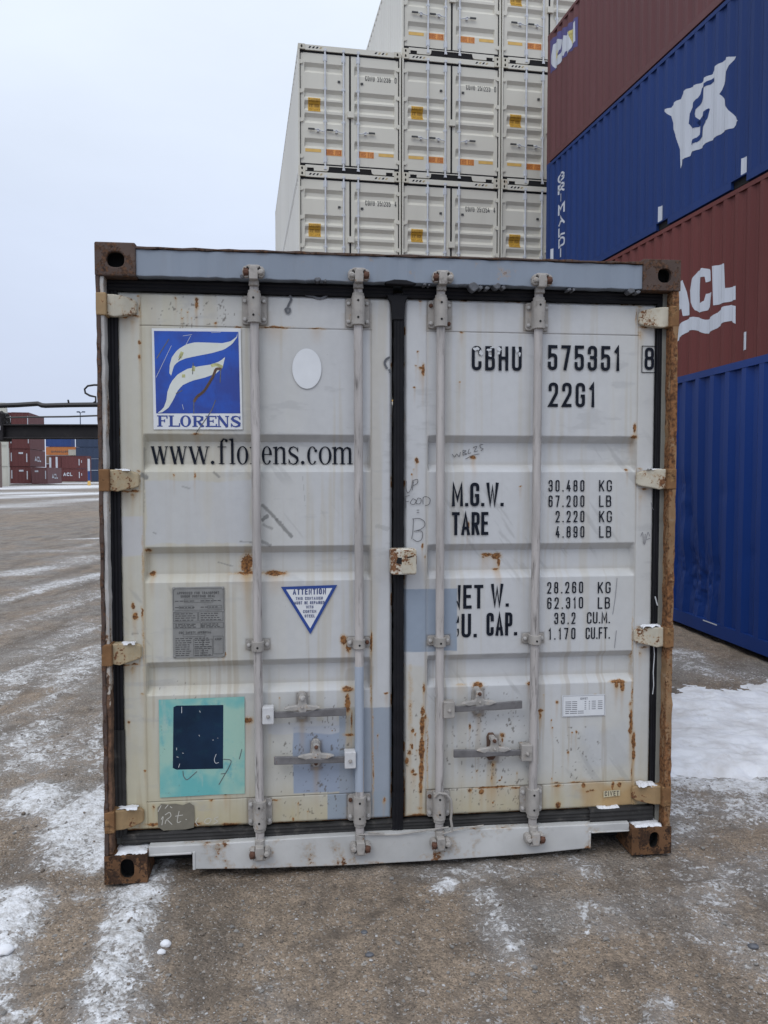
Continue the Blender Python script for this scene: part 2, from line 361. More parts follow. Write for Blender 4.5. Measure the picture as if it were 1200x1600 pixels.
BROWN = [([(340,1400),(300,1600)], .30), ([(110,1470),(60,1600)], .11), ([(130,1420),(110,1470)], .08), ([(640,1420),(640,1560)], .22), ([(860,1560),(960,1500)], .2), ([(40,1370),(150,1375)], .07), ([(20,1290),(10,1330)], .16),
         ([(0,815),(150,805)], 1.6), ([(0,1110),(60,1080)], .1), ([(1060,1000),(1180,1030)], .4), ([(1200,1310),(1100,1320)], .1), ([(450,1390),(560,1400)], .2), ([(1110,1520),(1200,1590)],.15), ([(560,1500),(600,1600)],.2)]
def build_ground():
    xs = np.concatenate([-np.geomspace(700, 5.05, 70), np.arange(-5.0, -1.75, .03), np.arange(-1.75, 2.0, .0125), np.arange(2.0, 5.0, .03), np.geomspace(5.05, 700, 70)])
    ys = np.concatenate([np.linspace(-60, 1.9, 24), np.arange(2.0, 3.6, .0115), np.arange(3.6, 6.5, .03), np.geomspace(6.5, 30, 130), np.geomspace(31, 2600, 70)])
    X, Y = np.meshgrid(xs, ys)
    S = np.zeros_like(X); B = np.zeros_like(X)
    for pts, wd, wt in SNOW:
        if pts[0][0] < 170 and 850 < pts[0][1] < 1200: wt *= .90
        S = np.maximum(S, wt*stroke_field(X, Y, [gpt(*p) for p in pts], wd))
    for pts, wd in BROWN: B = np.maximum(B, stroke_field(X, Y, [gpt(*p) for p in pts], wd))
    n = fbm(X*2.2, Y*2.2, 4, 3); n2 = fbm(X*.35+3, Y*.35, 4, 11)
    wide = np.clip(np.abs(X)-2.2, 0, 4)/4
    S = np.clip(np.maximum(S, .12) + .30*(n-.5) + (n2-.5)*.40*np.clip(wide+np.clip((Y-5)/6,0,1),0,1), 0, 1.1)
    trk = fbm(X*4.5-Y*.9, Y*.55+X*.4, 4, 66)
    S = np.clip(S + .36*(trk-.5)*sstep(-.3,-1.4,X) + .28*(trk-.5), 0, 1.1)*(1-.5*B)
    near = np.clip(1.6-np.hypot(X,Y-3)/8, 0, 1)
    Z = ground_z(X, Y)
    rough = (fbm(X*4.5-Y*.9, Y*.55+X*.4, 3, 66)-.5)*.05*sstep(-.9,-1.7,X) + (fbm(X*9, Y*9, 4, 21)-.5)*.034 + (fbm(X*2.2, Y*2.2, 3, 27)-.5)*.03 + (fbm(X*38, Y*38, 3, 5)-.5)*.012
    Z = Z + near*rough + near*.014*sstep(.45,.8,S+ (fbm(X*14,Y*14,3,8)-.5)*.5) - .012
    nx, ny = len(xs), len(ys)
    co = np.stack([X.ravel(), Y.ravel(), Z.ravel()], 1)
    i = np.arange(nx*ny).reshape(ny, nx)
    F = np.stack([i[:-1,:-1].ravel(), i[:-1,1:].ravel(), i[1:,1:].ravel(), i[1:,:-1].ravel()], 1)
    me = bpy.data.meshes.new('ground')
    me.vertices.add(len(co)); me.vertices.foreach_set('co', co.ravel().astype(np.float32))
    me.loops.add(F.size); me.loops.foreach_set('vertex_index', F.ravel().astype(np.int32))
    me.polygons.add(len(F)); me.polygons.foreach_set('loop_start', (np.arange(len(F))*4).astype(np.int32))
    me.update(calc_edges=True); me.polygons.foreach_set('use_smooth', [True]*len(F))
    for nm, arr in (('snow',S),('mud',B)):
        a = me.attributes.new(nm,'FLOAT','POINT'); a.data.foreach_set('value', arr.ravel().astype(np.float32))
    m,t,b = new_mat('frozen_gravel'); v = ocoord(t)
    sn = nd(t,'ShaderNodeAttribute',attribute_name='snow').outputs['Fac']; mu = nd(t,'ShaderNodeAttribute',attribute_name='mud').outputs['Fac']
    big = noise(t, v, 1.3, 5, .6); mid = noise(t, v, 7, 6, .68); fine = noise(t, v, 55, 5, .7)
    gcol = mixc(t, mrange(t, math_(t,'ADD',big,math_(t,'MULTIPLY',mu,.4)), .36,.66), (.208,.192,.176), (.242,.188,.140))
    gcol = mixc(t, mrange(t, mid, .42,.74,0,.9), gcol, (.115,.090,.070))
    tr = noise(t, nd(t,'ShaderNodeMapping',{0:v,'Scale':(1.0,.22,1.0),'Rotation':(0,0,.12)}).outputs[0], 3.2, 5, .65)
    gcol = mixc(t, mrange(t, tr, .46,.66,0,.85), gcol, (.118,.096,.078))          # damp, driven-over bands
    vo = nd(t,'ShaderNodeTexVoronoi',{'Vector':v,'Scale':88.0,'Randomness':1.0}); v2 = nd(t,'ShaderNodeTexVoronoi',{'Vector':v,'Scale':230.0})
    sv = nd(t,'ShaderNodeSeparateColor',{0:vo.outputs['Color']}); s2 = nd(t,'ShaderNodeSeparateColor',{0:v2.outputs['Color']})
    k = math_(t,'MULTIPLY', mrange(t, sv.outputs[0], 0,1,.80,1.22,False), mrange(t, s2.outputs[0], 0,1,.72,1.28,False))
    gcol = nd(t,'ShaderNodeVectorMath',{0:gcol,'Scale':k},operation='SCALE').outputs[0]
    gcol = mixc(t, mrange(t, sv.outputs[1], .955,.98,0,.65), gcol, (.36,.35,.34))          # pale pebbles
    gcol = mixc(t, mrange(t, s2.outputs[1], .965,.985,0,.7), gcol, (.46,.46,.46))
    gcol = mixc(t, mrange(t, s2.outputs[2], .93,.97,0,.8), gcol, (.035,.032,.03))
    # thin greyish frost over the stones, then real snow in ragged crumbs
    frost = mrange(t, math_(t,'ADD', math_(t,'MULTIPLY',sn,.75), math_(t,'MULTIPLY',mid,.5)), .42,.82,0,.58)
    gcol = mixc(t, frost, gcol, (.30,.29,.285))
    gcol = mixc(t, mrange(t, noise(t, v, 2.4, 4, .7, .8), .54,.66,0,.55), gcol, (.098,.078,.062))      # wet mud
    cr = math_(t,'ADD', math_(t,'MULTIPLY', math_(t,'SUBTRACT',noise(t,v,11,6,.68,.9),.5), 1.55), math_(t,'ADD', math_(t,'MULTIPLY', math_(t,'SUBTRACT',fine,.5), 1.25), math_(t,'MULTIPLY', math_(t,'SUBTRACT',sv.outputs[2],.5), .22)))
    sf = mrange(t, math_(t,'ADD', sn, cr), .50,.70)
    scol = mixc(t, mrange(t, math_(t,'SUBTRACT', noise(t,v,28,5,.7), math_(t,'MULTIPLY',sn,.22)), .20,.50), (.72,.735,.77), (.40,.385,.375))
    c = mixc(t, sf, gcol, scol)
    t.links.new(c, b.inputs['Base Color'])
    t.links.new(mrange(t, sf, 0,1,.85,.7,False), b.inputs['Roughness'])
    h = math_(t,'ADD', math_(t,'MULTIPLY', vo.outputs['Distance'], -1.4), math_(t,'ADD', math_(t,'MULTIPLY',fine,.7), math_(t,'MULTIPLY', sf, .8)))
    bump(t, b, h, .5, .008)
    me.materials.append(m)
    o = bpy.data.objects.new('ground', me); COL.objects.link(o); tag(o, kind='structure')
    return xs, ys, Z, S
GX, GY, GZ, GS = build_ground()
def gz_at(x, y):
    i = min(max(np.searchsorted(GY, y), 0), len(GY)-1); j = min(max(np.searchsorted(GX, x), 0), len(GX)-1)
    return float(GZ[i, j]), float(GS[i, j])

def pebbles():
    """loose stones and crumbs of ice lying on the near ground"""
    rng = random.Random(3); mb = MB()
    ico = bmesh.new(); bmesh.ops.create_icosphere(ico, subdivisions=1, radius=1.0)
    iv = [v.co.copy() for v in ico.verts]; ifc = [tuple(v.index for v in f.verts) for f in ico.faces]; ico.free()
    n = 0
    while n < 5200:
        y = 2.05 + 4.2*rng.random()**1.7; x = rng.uniform(-.52, .52)*y*1.02
        lx = x - .065; ly = y - 3.343
        if -1.3 < lx < 1.3 and ly > -.02+lx*.11 and y > 3.2: continue
        z, s = gz_at(x, y)
        white = rng.random() < (.22 + .5*min(s,1))
        if white and rng.random() < .5 and s < .3: continue
        r = (rng.lognormvariate(0, .55))*(.0036 if not white else .0024)
        if r > (.012 if not white else .006): continue
        q = Matrix.Rotation(rng.uniform(0,6.28), 3, 'Z') @ Matrix.Diagonal((r*rng.uniform(.8,1.5), r*rng.uniform(.7,1.1), r*rng.uniform(.45,.8)))
        mb.mi = 2 if white else (0 if rng.random() < .6 else 1)
        mb.add([q @ (p*rng.uniform(.8,1.15)) + Vector((x,y,z+r*.25)) for p in iv], ifc); n += 1
    o = mb.build('loose_gravel', [flat('stone_grey',(.22,.21,.20),.85,.3,30), flat('stone_brown',(.17,.14,.115),.85,.3,30), flat('ice_crumb',(.46,.46,.47),.6,.1,30)], fix=False)
    tag(o, kind='stuff', label='loose stones and crumbs of ice scattered on the frozen ground', cat='gravel')
pebbles()

def snow_bank():
    """ploughed, trodden bank of snow to the right behind the grey container"""
    nx, ny = 260, 190
    x = np.linspace(1.22, 4.6, nx); y = np.linspace(3.95, 6.6, ny); X, Y = np.meshgrid(x, y)
    front = 4.26 + (fbm(X*1.3, X*0+2, 3, 5)-.5)*.30 + .03*(X-1.4) + (fbm(X*9, Y*9, 4, 55)-.5)*.22
    back = 6.05 + (fbm(X*1.1, X*0+7, 3, 9)-.5)*.7 + .14*(X-1.4) + (fbm(X*7, Y*7, 4, 57)-.5)*.3
    h = sstep(0, .17, Y-front)**.8*sstep(0, .55, back-Y)*sstep(1.22,1.32,X)*sstep(4.6,3.9,X)
    H = h*(.062 + .085*(fbm(X*1.7, Y*1.7, 4, 31)-.5) + .055*(fbm(X*5, Y*7, 4, 4)-.5) + .05*np.abs(fbm(X*2.5,Y*6,3,15)-.5)) + h*.016*(fbm(X*24,Y*24,3,2)-.5)
    for cx, cy, r, a in ((1.42,4.55,.16,.05),(2.72,5.35,.09,.07),(1.9,5.75,.12,.05),(3.2,4.9,.3,.03)):
        H += a*h*np.exp(-((X-cx)**2+(Y-cy)**2)/r**2)
    Z = ground_z(X, Y) - .035 + H
    me = bpy.data.meshes.new('snow_bank'); i = np.arange(nx*ny).reshape(ny,nx)
    me.from_pydata(np.stack([X.ravel(),Y.ravel(),Z.ravel()],1).tolist(), [], np.stack([i[:-1,:-1].ravel(),i[:-1,1:].ravel(),i[1:,1:].ravel(),i[1:,:-1].ravel()],1).tolist())
    me.polygons.foreach_set('use_smooth',[True]*len(me.polygons)); me.materials.append(M['snow'])
    o = bpy.data.objects.new('snow_bank', me); COL.objects.link(o)
    tag(o, 'low bank of packed white snow between the grey container and the near blue container', 'snow bank')
snow_bank()
def lump(name, pos, rx, ry, rz, seed, label, mat='snow', cat='snow lump', sub=3, flatten=True):
    bm = bmesh.new(); bmesh.ops.create_icosphere(bm, subdivisions=sub, radius=1.0)
    P = np.array([v.co[:] for v in bm.verts]); k = 1+.45*(fbm(P[:,0]*1.6+seed, P[:,1]*1.6+P[:,2]*1.3, 3, seed)-.5)+.12*(fbm(P[:,0]*6+seed,P[:,1]*6+P[:,2]*5,2,seed)-.5)
    for v, q in zip(bm.verts, k): v.co = Vector((v.co.x*rx*q, v.co.y*ry*q, max(v.co.z*rz*q, -.3*rz)))
    me = bpy.data.meshes.new(name); bm.to_mesh(me); bm.free(); me.polygons.foreach_set('use_smooth',[True]*len(me.polygons)); me.materials.append(M[mat])
    o = bpy.data.objects.new(name, me); COL.objects.link(o); o.location = pos
    return tag(o, label, cat)
for px, py, rx, ry, rz, sd, lb in ((259,1472,.020,.018,.014,3,'small white snow lump on the gravel in front of the grey container'),
                                   (252,1484,.016,.013,.009,8,'smaller snow lump just nearer than the one in front of the grey container'),
                                   (8,1488,.030,.03,.014,5,'snow lump at the left edge of the photo on the icy ground')):
    x, y = gpt(px, py); lump('snow_lump', (x, y, gz_at(x,y)[0]+rz*.2), rx, ry, rz, sd, lb)
for px, py, r, sd, lb in ((1177,1478,.016,4,'dark stone lying on the gravel at the right edge'), (569,1450,.011,6,'small dark stone on the brown gravel, farther from the camera'), (577,1487,.013,9,'small dark stone on the brown gravel, nearer to the camera')):
    x, y = gpt(px, py); lump('stone', (x, y, gz_at(x,y)[0]+r*.1), r*1.3, r, r*.6, sd, lb, 'tar', 'stone', 2)

# ------------------------------------------------------------------ lettering
r5 = .5
O_ = [(0,0,r5),(1,0,r5),(1,1,r5),(0,1,r5),'c']
GL = {
 '0':(1,[O_]), 'O':(1,[O_]), 'Q':(1,[O_,[(.6,.25),(1,0)]]),
 '1':(.5,[[(0,.8),(.75,1),(.75,0)]]),
 '2':(1,[[(0,.74),(0,1,r5),(1,1,r5),(1,.58,.3),(0,0),(1,0)]]),
 '3':(1,[[(0,.76),(0,1,r5),(1,1,r5),(1,.53,.35),(.35,.53)],[(.35,.53),(1,.53,.35),(1,0,r5),(0,0,r5),(0,.24)]]),
 '4':(1,[[(.62,1),(0,.24),(1,.24)],[(.74,.52),(.74,0)]]),
 '5':(1,[[(1,1),(.04,1),(.04,.56),(.3,.62),(1,.62,.45),(1,0,r5),(0,0,r5),(0,.24)]]),
 '6':(1,[[(1,.76),(1,1,r5),(0,1,r5),(0,0,r5),(1,0,r5),(1,.56,.45),(0,.56)]]),
 '7':(1,[[(0,1),(1,1),(.38,0)]]),
 '8':(1,[[(.04,.53,.4),(.96,.53,.4),(.96,1,.45),(.04,1,.45),'c'],[(0,0,r5),(1,0,r5),(1,.53,.4),(0,.53,.4),'c']]),
 '9':(1,[[(0,.24),(0,0,r5),(1,0,r5),(1,1,r5),(0,1,r5),(0,.44,.45),(1,.44)]]),
 'A':(1.15,[[(0,0),(.5,1),(1,0)],[(.17,.27),(.83,.27)]]),
 'B':(1,[[(0,0),(0,1),(.95,1,.42),(.95,.53,.42),(0,.53)],[(.3,.53),(1,.53,.42),(1,0,.45),(0,0)]]),
 'C':(1,[[(1,.72),(1,1,r5),(0,1,r5),(0,0,r5),(1,0,r5),(1,.28)]]),
 'D':(1,[[(0,0),(0,1),(1,1,r5),(1,0,r5),'c']]),
 'E':(.85,[[(1,1),(0,1),(0,0),(1,0)],[(0,.52),(.85,.52)]]),
 'F':(.85,[[(1,1),(0,1),(0,0)],[(0,.52),(.85,.52)]]),
 'G':(1,[[(1,.74),(1,1,r5),(0,1,r5),(0,0,r5),(1,0,r5),(1,.45),(.80,.45)]]),
 'H':(1,[[(0,0),(0,1)],[(1,0),(1,1)],[(0,.52),(1,.52)]]),
 'I':(.05,[[(.5,0),(.5,1)]]),
 'J':(.8,[[(1,1),(1,0,r5),(0,0,r5),(0,.25)]]),
 'K':(1.05,[[(0,0),(0,1)],[(1,1),(.02,.38)],[(.33,.58),(1,0)]]),
 'L':(.85,[[(0,1),(0,0),(1,0)]]),
 'M':(1.35,[[(0,0),(0,1),(.5,.25),(1,1),(1,0)]]),
 'N':(1.1,[[(0,0),(0,1),(1,0),(1,1)]]),
 'P':(1,[[(0,0),(0,1),(1,1,.48),(1,.45,.48),(0,.45)]]),
 'R':(1.02,[[(0,0),(0,1),(1,1,.48),(1,.47,.48),(0,.47)],[(.5,.47),(1,0)]]),
 'S':(1,[[(1,.75),(1,1,r5),(0,1,r5),(0,.55,.4),(1,.47,.4),(1,0,r5),(0,0,r5),(0,.25)]]),
 'T':(.95,[[(0,1),(1,1)],[(.5,1),(.5,0)]]),
 'U':(1,[[(0,1),(0,0,r5),(1,0,r5),(1,1)]]),
 'V':(1.1,[[(0,1),(.5,0),(1,1)]]),
 'W':(1.55,[[(0,1),(.26,0),(.5,.85),(.74,0),(1,1)]]),
 'X':(1.05,[[(0,0),(1,1)],[(0,1),(1,0)]]),
 'Y':(1.05,[[(0,1),(.5,.45),(1,1)],[(.5,.45),(.5,0)]]),
 'Z':(1,[[(0,1),(1,1),(0,0),(1,0)]]),
 '.':(.02,[]), "'":(.1,[[(.5,1),(.5,.78)]]), '"':(.3,[[(0,1),(0,.78)],[(1,1),(1,.78)]]), '-':(.5,[[(0,.5),(1,.5)]]), '/':(.7,[[(0,0),(1,1)]]), ' ':(.75,[]),
}
def rounded(pts, closed, sx, sz, n=5):
    """turn marked corners of a polyline into arcs, in final units"""
    P = [(p[0]*sx, p[1]*sz, p[2]*sx if len(p) > 2 else 0) for p in pts]; out = []; m = len(P)
    for i,(x,z,r) in enumerate(P):
        if r <= 0 or (not closed and i in (0, m-1)): out.append((x,z)); continue
        a = Vector(P[i-1][:2])-Vector((x,z)); b = Vector(P[(i+1)%m][:2])-Vector((x,z))
        ra, rb = min(r, a.length*.5 if P[i-1][2] else a.length), min(r, b.length*.5 if P[(i+1)%m][2] else b.length)
        rr = min(ra, rb) if min(ra,rb) > .5*r else r*.5
        ra = rb = rr
        p0 = Vector((x,z))+a.normalized()*ra; p2 = Vector((x,z))+b.normalized()*rb; c = Vector((x,z))
        for k in range(n+1):
            t = k/n; q = p0*(1-t)**2+c*2*t*(1-t)*.93+p2*t**2 + c*2*t*(1-t)*.07
            out.append((q.x,q.y))
    return out
class Flat:
    """flat shapes in a plane (u, v), laid onto a surface afterwards"""
    def __init__(s): s.f = []; s.k = 0
    def poly(s, pts, lift=0.0): s.f.append(([tuple(p) for p in pts], lift)); return s
    def ribbon(s, pts, w, closed=False, lift=None):
        if lift is None: s.k += 1; lift = s.k*2e-5
        P = [Vector(p) for p in pts]; Q = [P[0]]
        for p in P[1:]:
            if (p-Q[-1]).length > 1e-6: Q.append(p)
        if closed and (Q[0]-Q[-1]).length < 1e-6: Q.pop()
        P = Q; m = len(P)
        if m < 2: return s
        ws = w if isinstance(w,(list,tuple)) else [w]*m
        if len(ws) != m: ws = [ws[min(int(i*len(ws)/m),len(ws)-1)] for i in range(m)]
        L, Rr = [], []
        for i in range(m):
            a = (P[i]-P[i-1]) if (closed or i > 0) else (P[1]-P[0]); b = (P[(i+1)%m]-P[i]) if (closed or i < m-1) else (P[-1]-P[-2])
            na, nb = Vector((-a.y,a.x)).normalized(), Vector((-b.y,b.x)).normalized(); nn = na+nb
            nn = nn.normalized() if nn.length > 1e-3 else na
            k = min(1/max(nn.dot(na),.35), 2.2); h = ws[i]*.5*k
            L.append(P[i]+nn*h); Rr.append(P[i]-nn*h)
        for i in range(m if closed else m-1):
            j = (i+1)%m; s.f.append(([tuple(Rr[i]),tuple(Rr[j]),tuple(L[j]),tuple(L[i])], lift))
        return s
    def disc(s, x, z, r, n=10, rz=None):
        s.k += 1; s.f.append(([(x+r*math.cos(6.2832*k/n), z+(rz or r)*math.sin(6.2832*k/n)) for k in range(n)], s.k*2e-5)); return s
    def rect(s, x0, x1, z0, z1, lift=0.0): return s.poly([(x0,z0),(x1,z0),(x1,z1),(x0,z1)], lift)
    def text(s, st, x0, x1, z0, z1, sw=.15, gap=.5):
        """stroke lettering filling the box; sw = stroke as share of the height"""
        H = z1-z0; w = sw*H
        units = sum(GL[c][0] for c in st)+0*len(st); n = len(st)
        # unit = letter width (outer = unit + stroke)
        unit = (x1-x0-n*w)/(units+gap*(n-1)); unit = max(unit, w*.3)
        x = x0
        for c in st:
            wd, strokes = GL[c]; gw = wd*unit
            if c == '.': s.rect(x+w*0, x+w*1.05, z0, z0+w*1.05, .00002)
            for pl in strokes:
                closed = pl[-1] == 'c'; pp = pl[:-1] if closed else pl
                q = rounded(pp, closed, max(gw,1e-4), H-w)
                if not closed and len(q) > 1:       # square ends reach the edge of the letter box
                    def ext(p, r_):
                        d = Vector(p)-Vector(r_); d = d.normalized()*(w/2 if max(abs(d.x),abs(d.y)) > .92*d.length else w/4); return (p[0]+d.x, p[1]+d.y)
                    q = [ext(q[0],q[1])]+q[1:-1]+[ext(q[-1],q[-2])]
                s.ribbon([(x+w/2+a, z0+w/2+b) for a,b in q], w, closed)
            x += gw+w+gap*unit
        return s
    def build(s, name, mat, parent, place, cuts=None, thick=None):
        """place(u, v, lift) -> xyz; cuts = [(axis 0/1, value)] where the surface under it folds"""
        bm = bmesh.new()
        for pts, lift in s.f:
            try: bm.faces.new([bm.verts.new((p[0],p[1],lift)) for p in pts])
            except ValueError: pass
        for ax, val in cuts or []:
            co = (val,0,0) if ax == 0 else (0,val,0); no = (1,0,0) if ax == 0 else (0,1,0)
            bmesh.ops.bisect_plane(bm, geom=bm.verts[:]+bm.edges[:]+bm.faces[:], plane_co=co, plane_no=no)
        for v in bm.verts: v.co = Vector(place(v.co.x, v.co.y, v.co.z))
        me = bpy.data.meshes.new(name); bm.to_mesh(me); bm.free(); me.materials.append(mat)
        o = bpy.data.objects.new(name, me); COL.objects.link(o); o.parent = parent
        return o
def clip_flat(fl, keep):
    """drop the part of flat shapes left of a line u = keep(v) (coarse: cuts each face with one vertical line)"""
    out = []
    for pts, lift in fl.f:
        q = []
        for i,(a,b) in enumerate(pts):
            a2,b2 = pts[(i+1)%len(pts)]; k1, k2 = a-keep(b), a2-keep(b2)
            if k1 >= 0: q.append((a,b))
            if (k1 < 0) != (k2 < 0): t = k1/(k1-k2); q.append((a+(a2-a)*t, b+(b2-b)*t))
        if len(q) > 2: out.append((q, lift))
    fl.f = out; return fl
# serif letters (unit = x-height 1), each a list of shapes drawn into a Flat
def arc_strip(fl, cx, cz, a, b, tk, tn, a0, a1, n=26):
    P, W = [], []
    for k in range(n+1):
        t = R(a0+(a1-a0)*k/n); ct = abs(math.cos(t)); w_ = tn+(tk-tn)*ct**1.6
        P.append((cx+(a-w_/2)*math.cos(t), cz+(b-w_/2)*math.sin(t))); W.append(w_)
    fl.ribbon(P, W, closed=abs(a1-a0) >= 359.9)
def serif_glyph(fl, ch, x0, x1, z0, xh, asc):
    w = x1-x0; tk, tn, sf = .145*xh, .05*xh, .045*xh
    def stem(x, zt, zb=z0, top=True, bot=True, sl=None):
        fl.ribbon([(x,zb),(x,zt)], tk)
        if bot: fl.ribbon([(x-tk*1.15,zb+sf/2),(x+tk*1.15,zb+sf/2)], sf)
        if top: fl.poly([(x-tk*1.25,zt-sf*1.6),(x-tk*.4,zt-sf*2.6),(x+tk*.5,zt),(x+tk*.45,zt+.02*xh),(x-tk*1.25,zt-sf*.7)], fl.k*2e-5+1e-5)
    top = z0+xh
    if ch == '.': fl.disc(x0+w/2, z0+.09*xh, .105*xh)
    elif ch == 'o': arc_strip(fl, x0+w/2, z0+xh/2, w/2, xh*.53, tk*1.05, tn, 0, 360)
    elif ch == 'c':
        arc_strip(fl, x0+w/2, z0+xh/2, w/2, xh*.53, tk*1.05, tn, 50, 318); fl.disc(x0+w*.84, z0+xh*.78, tk*.62)
    elif ch == 'e':
        arc_strip(fl, x0+w/2, z0+xh/2, w/2, xh*.53, tk*1.05, tn, 2, 322); fl.ribbon([(x0+tk*.6,z0+xh*.56),(x1-tk*.35,z0+xh*.56)], tn)
    elif ch == 'l': stem(x0+w/2, z0+asc)
    elif ch == 'f':
        x = x0+w*.38; stem(x, z0+asc*.78, top=False)
        P = [(x, z0+asc*.75),(x+.005*xh,z0+asc*.88),(x+.14*xh,z0+asc*.985),(x1-w*.14,z0+asc*.965)]; fl.ribbon(P,[tk,tk*.85,tn*1.4,tn]); fl.disc(x1-w*.13, z0+asc*.925, tk*.58)
        fl.ribbon([(x0,top-sf/2),(x0+w*.86,top-sf/2)], sf)
    elif ch in 'nmr':
        n = {'r':1,'n':2,'m':3}[ch]; xs = [x0+tk*1.1+(w-2.2*tk)*k/max(n-1,1) for k in range(n)] if n > 1 else [x0+w*.32]
        stem(xs[0], top)
        for k in range(1,n):
            xa, xb = xs[k-1], xs[k]; stem(xb, z0+xh*.72, top=False)
            fl.ribbon([(xa+tk*.3,z0+xh*.74),(xa+(xb-xa)*.35,z0+xh*.93),(xa+(xb-xa)*.65,z0+xh*.96),(xb-tk*.12,z0+xh*.88),(xb,z0+xh*.68)], [tn,tn*1.3,tk*.75,tk,tk])
        if n == 1: fl.ribbon([(xs[0]+tk*.3,z0+xh*.70),(xs[0]+w*.28,z0+xh*.93),(x1-w*.1,z0+xh*.93)],[tn,tn*1.6,tn*2]); fl.disc(x1-w*.1, z0+xh*.87, tk*.6)
    elif ch == 's':
        P = [(.90,.74),(.78,.93),(.5,1.0),(.22,.93),(.12,.76),(.26,.60),(.55,.50),(.82,.37),(.88,.22),(.74,.05),(.46,-.01),(.2,.06),(.08,.27)]
        W = [tn,tn*1.1,tn*1.2,tn*1.9,tk*.8,tk*1.05,tk*1.1,tk*1.05,tk*.85,tn*1.8,tn*1.2,tn*1.1,tn]
        fl.ribbon([(x0+w*a, z0+xh*b) for a,b in P], W)
        fl.ribbon([(x0+w*.9,z0+xh*.7),(x0+w*.9,z0+xh*.98)], tn*.8); fl.ribbon([(x0+w*.08,z0+xh*.3),(x0+w*.08,z0+xh*.02)], tn*.8)
    elif ch == 'w':
        X = [x0+w*k for k in (.10,.33,.52,.74,.92)]
        fl.ribbon([(X[0],top),(X[1],z0)], tk*1.05); fl.ribbon([(X[1],z0),(X[2],top)], tn*1.1)
        fl.ribbon([(X[2],top),(X[3],z0)], tk*1.05); fl.ribbon([(X[3],z0),(X[4],top)], tn*1.1)
        for x in (X[0], X[2], X[4]): fl.ribbon([(x-w*.10,top-sf/2),(x+w*.10,top-sf/2)], sf)
def slab_word(fl, boxes, z0, z1):
    H = z1-z0; tk, tn = .25*H, .09*H
    for ch,(x0,x1) in boxes:
        w = x1-x0
        st = lambda x,a=z0,b=z1,s=1: (fl.ribbon([(x,a),(x,b)],tk), fl.ribbon([(x-tk*.95,a+tn/2),(x+tk*.95,a+tn/2)],tn), fl.ribbon([(x-tk*.95,b-tn/2),(x+tk*.95,b-tn/2)],tn))
        if ch == 'F': st(x0+w*.3); fl.ribbon([(x0+w*.3,z1-tn*.6),(x1,z1-tn*.6),(x1,z1-H*.28)],tn*1.2); fl.ribbon([(x0+w*.3,z0+H*.52),(x0+w*.75,z0+H*.52)],tn*1.1); fl.ribbon([(x0+w*.76,z0+H*.38),(x0+w*.76,z0+H*.66)],tn)
        if ch == 'L': st(x0+w*.3); fl.ribbon([(x0+w*.3,z0+tn*.6),(x1,z0+tn*.6),(x1,z0+H*.32)],tn*1.2)
        if ch == 'E': st(x0+w*.3); fl.ribbon([(x0+w*.3,z1-tn*.6),(x1-w*.04,z1-tn*.6),(x1-w*.04,z1-H*.26)],tn*1.2); fl.ribbon([(x0+w*.3,z0+tn*.6),(x1,z0+tn*.6),(x1,z0+H*.28)],tn*1.2); fl.ribbon([(x0+w*.3,z0+H*.52),(x0+w*.72,z0+H*.52)],tn*1.1); fl.ribbon([(x0+w*.73,z0+H*.38),(x0+w*.73,z0+H*.66)],tn)
        if ch == 'O': arc_strip(fl, x0+w/2, z0+H/2, w/2, H*.52, tk, tn, 0, 360)
        if ch == 'R': st(x0+w*.27); fl.ribbon([(x0+w*.27,z1-tn*.6),(x0+w*.62,z1-tn*.6),(x0+w*.84,z1-H*.14),(x0+w*.84,z1-H*.34),(x0+w*.62,z0+H*.5),(x0+w*.27,z0+H*.5)],[tn,tn*1.2,tk*.85,tk*.85,tn*1.2,tn]); fl.ribbon([(x0+w*.52,z0+H*.5),(x0+w*.82,z0+H*.08),(x1,z0+tn*.6)],[tk*.8,tk,tn])
        if ch == 'N': fl.ribbon([(x0+w*.16,z0),(x0+w*.16,z1)],tn*1.2); fl.ribbon([(x1-w*.14,z0),(x1-w*.14,z1)],tn*1.2); fl.ribbon([(x0+w*.14,z1),(x1-w*.16,z0)],tk*.95); fl.ribbon([(x0,z1-tn/2),(x0+w*.3,z1-tn/2)],tn); fl.ribbon([(x0,z0+tn/2),(x0+w*.34,z0+tn/2)],tn); fl.ribbon([(x1-w*.32,z1-tn/2),(x1,z1-tn/2)],tn)
        if ch == 'S':
            P = [(.86,.72),(.74,.92),(.5,.97),(.24,.9),(.16,.74),(.3,.6),(.6,.46),(.82,.32),(.8,.14),(.52,.03),(.22,.09),(.1,.28)]
            fl.ribbon([(x0+w*a,z0+H*b) for a,b in P],[tn,tn,tn*1.2,tk*.7,tk*.9,tk*.95,tk,tk*.95,tk*.8,tn*1.3,tn,tn])
            fl.ribbon([(x0+w*.88,z0+H*.66),(x0+w*.88,z1)],tn*.8); fl.ribbon([(x0+w*.08,z0),(x0+w*.08,z0+H*.34)],tn*.8)

# ------------------------------------------------------------------ from photograph pixels to a surface of a thing (fixed survey of the photo, independent of the camera above)
SV_H, SV_F, SV_P = 1.6795, 1250.0, math.atan(58.0/1250.0)
def survey(px, py, org, rz, axis, val):
    cp, s_ = math.cos(SV_P), -math.sin(SV_P); k = (800-py)/SV_F
    d = (( px-600)/SV_F, cp - s_*k, s_+cp*k); o = (-org[0], -org[1], SV_H-org[2]); c, s = math.cos(rz), math.sin(rz)
    d = (c*d[0]+s*d[1], -s*d[0]+c*d[1], d[2]); o = (c*o[0]+s*o[1], -s*o[0]+c*o[1], o[2])
    t = (val-o[axis])/d[axis]
    return tuple(o[i]+d[i]*t for i in range(3))

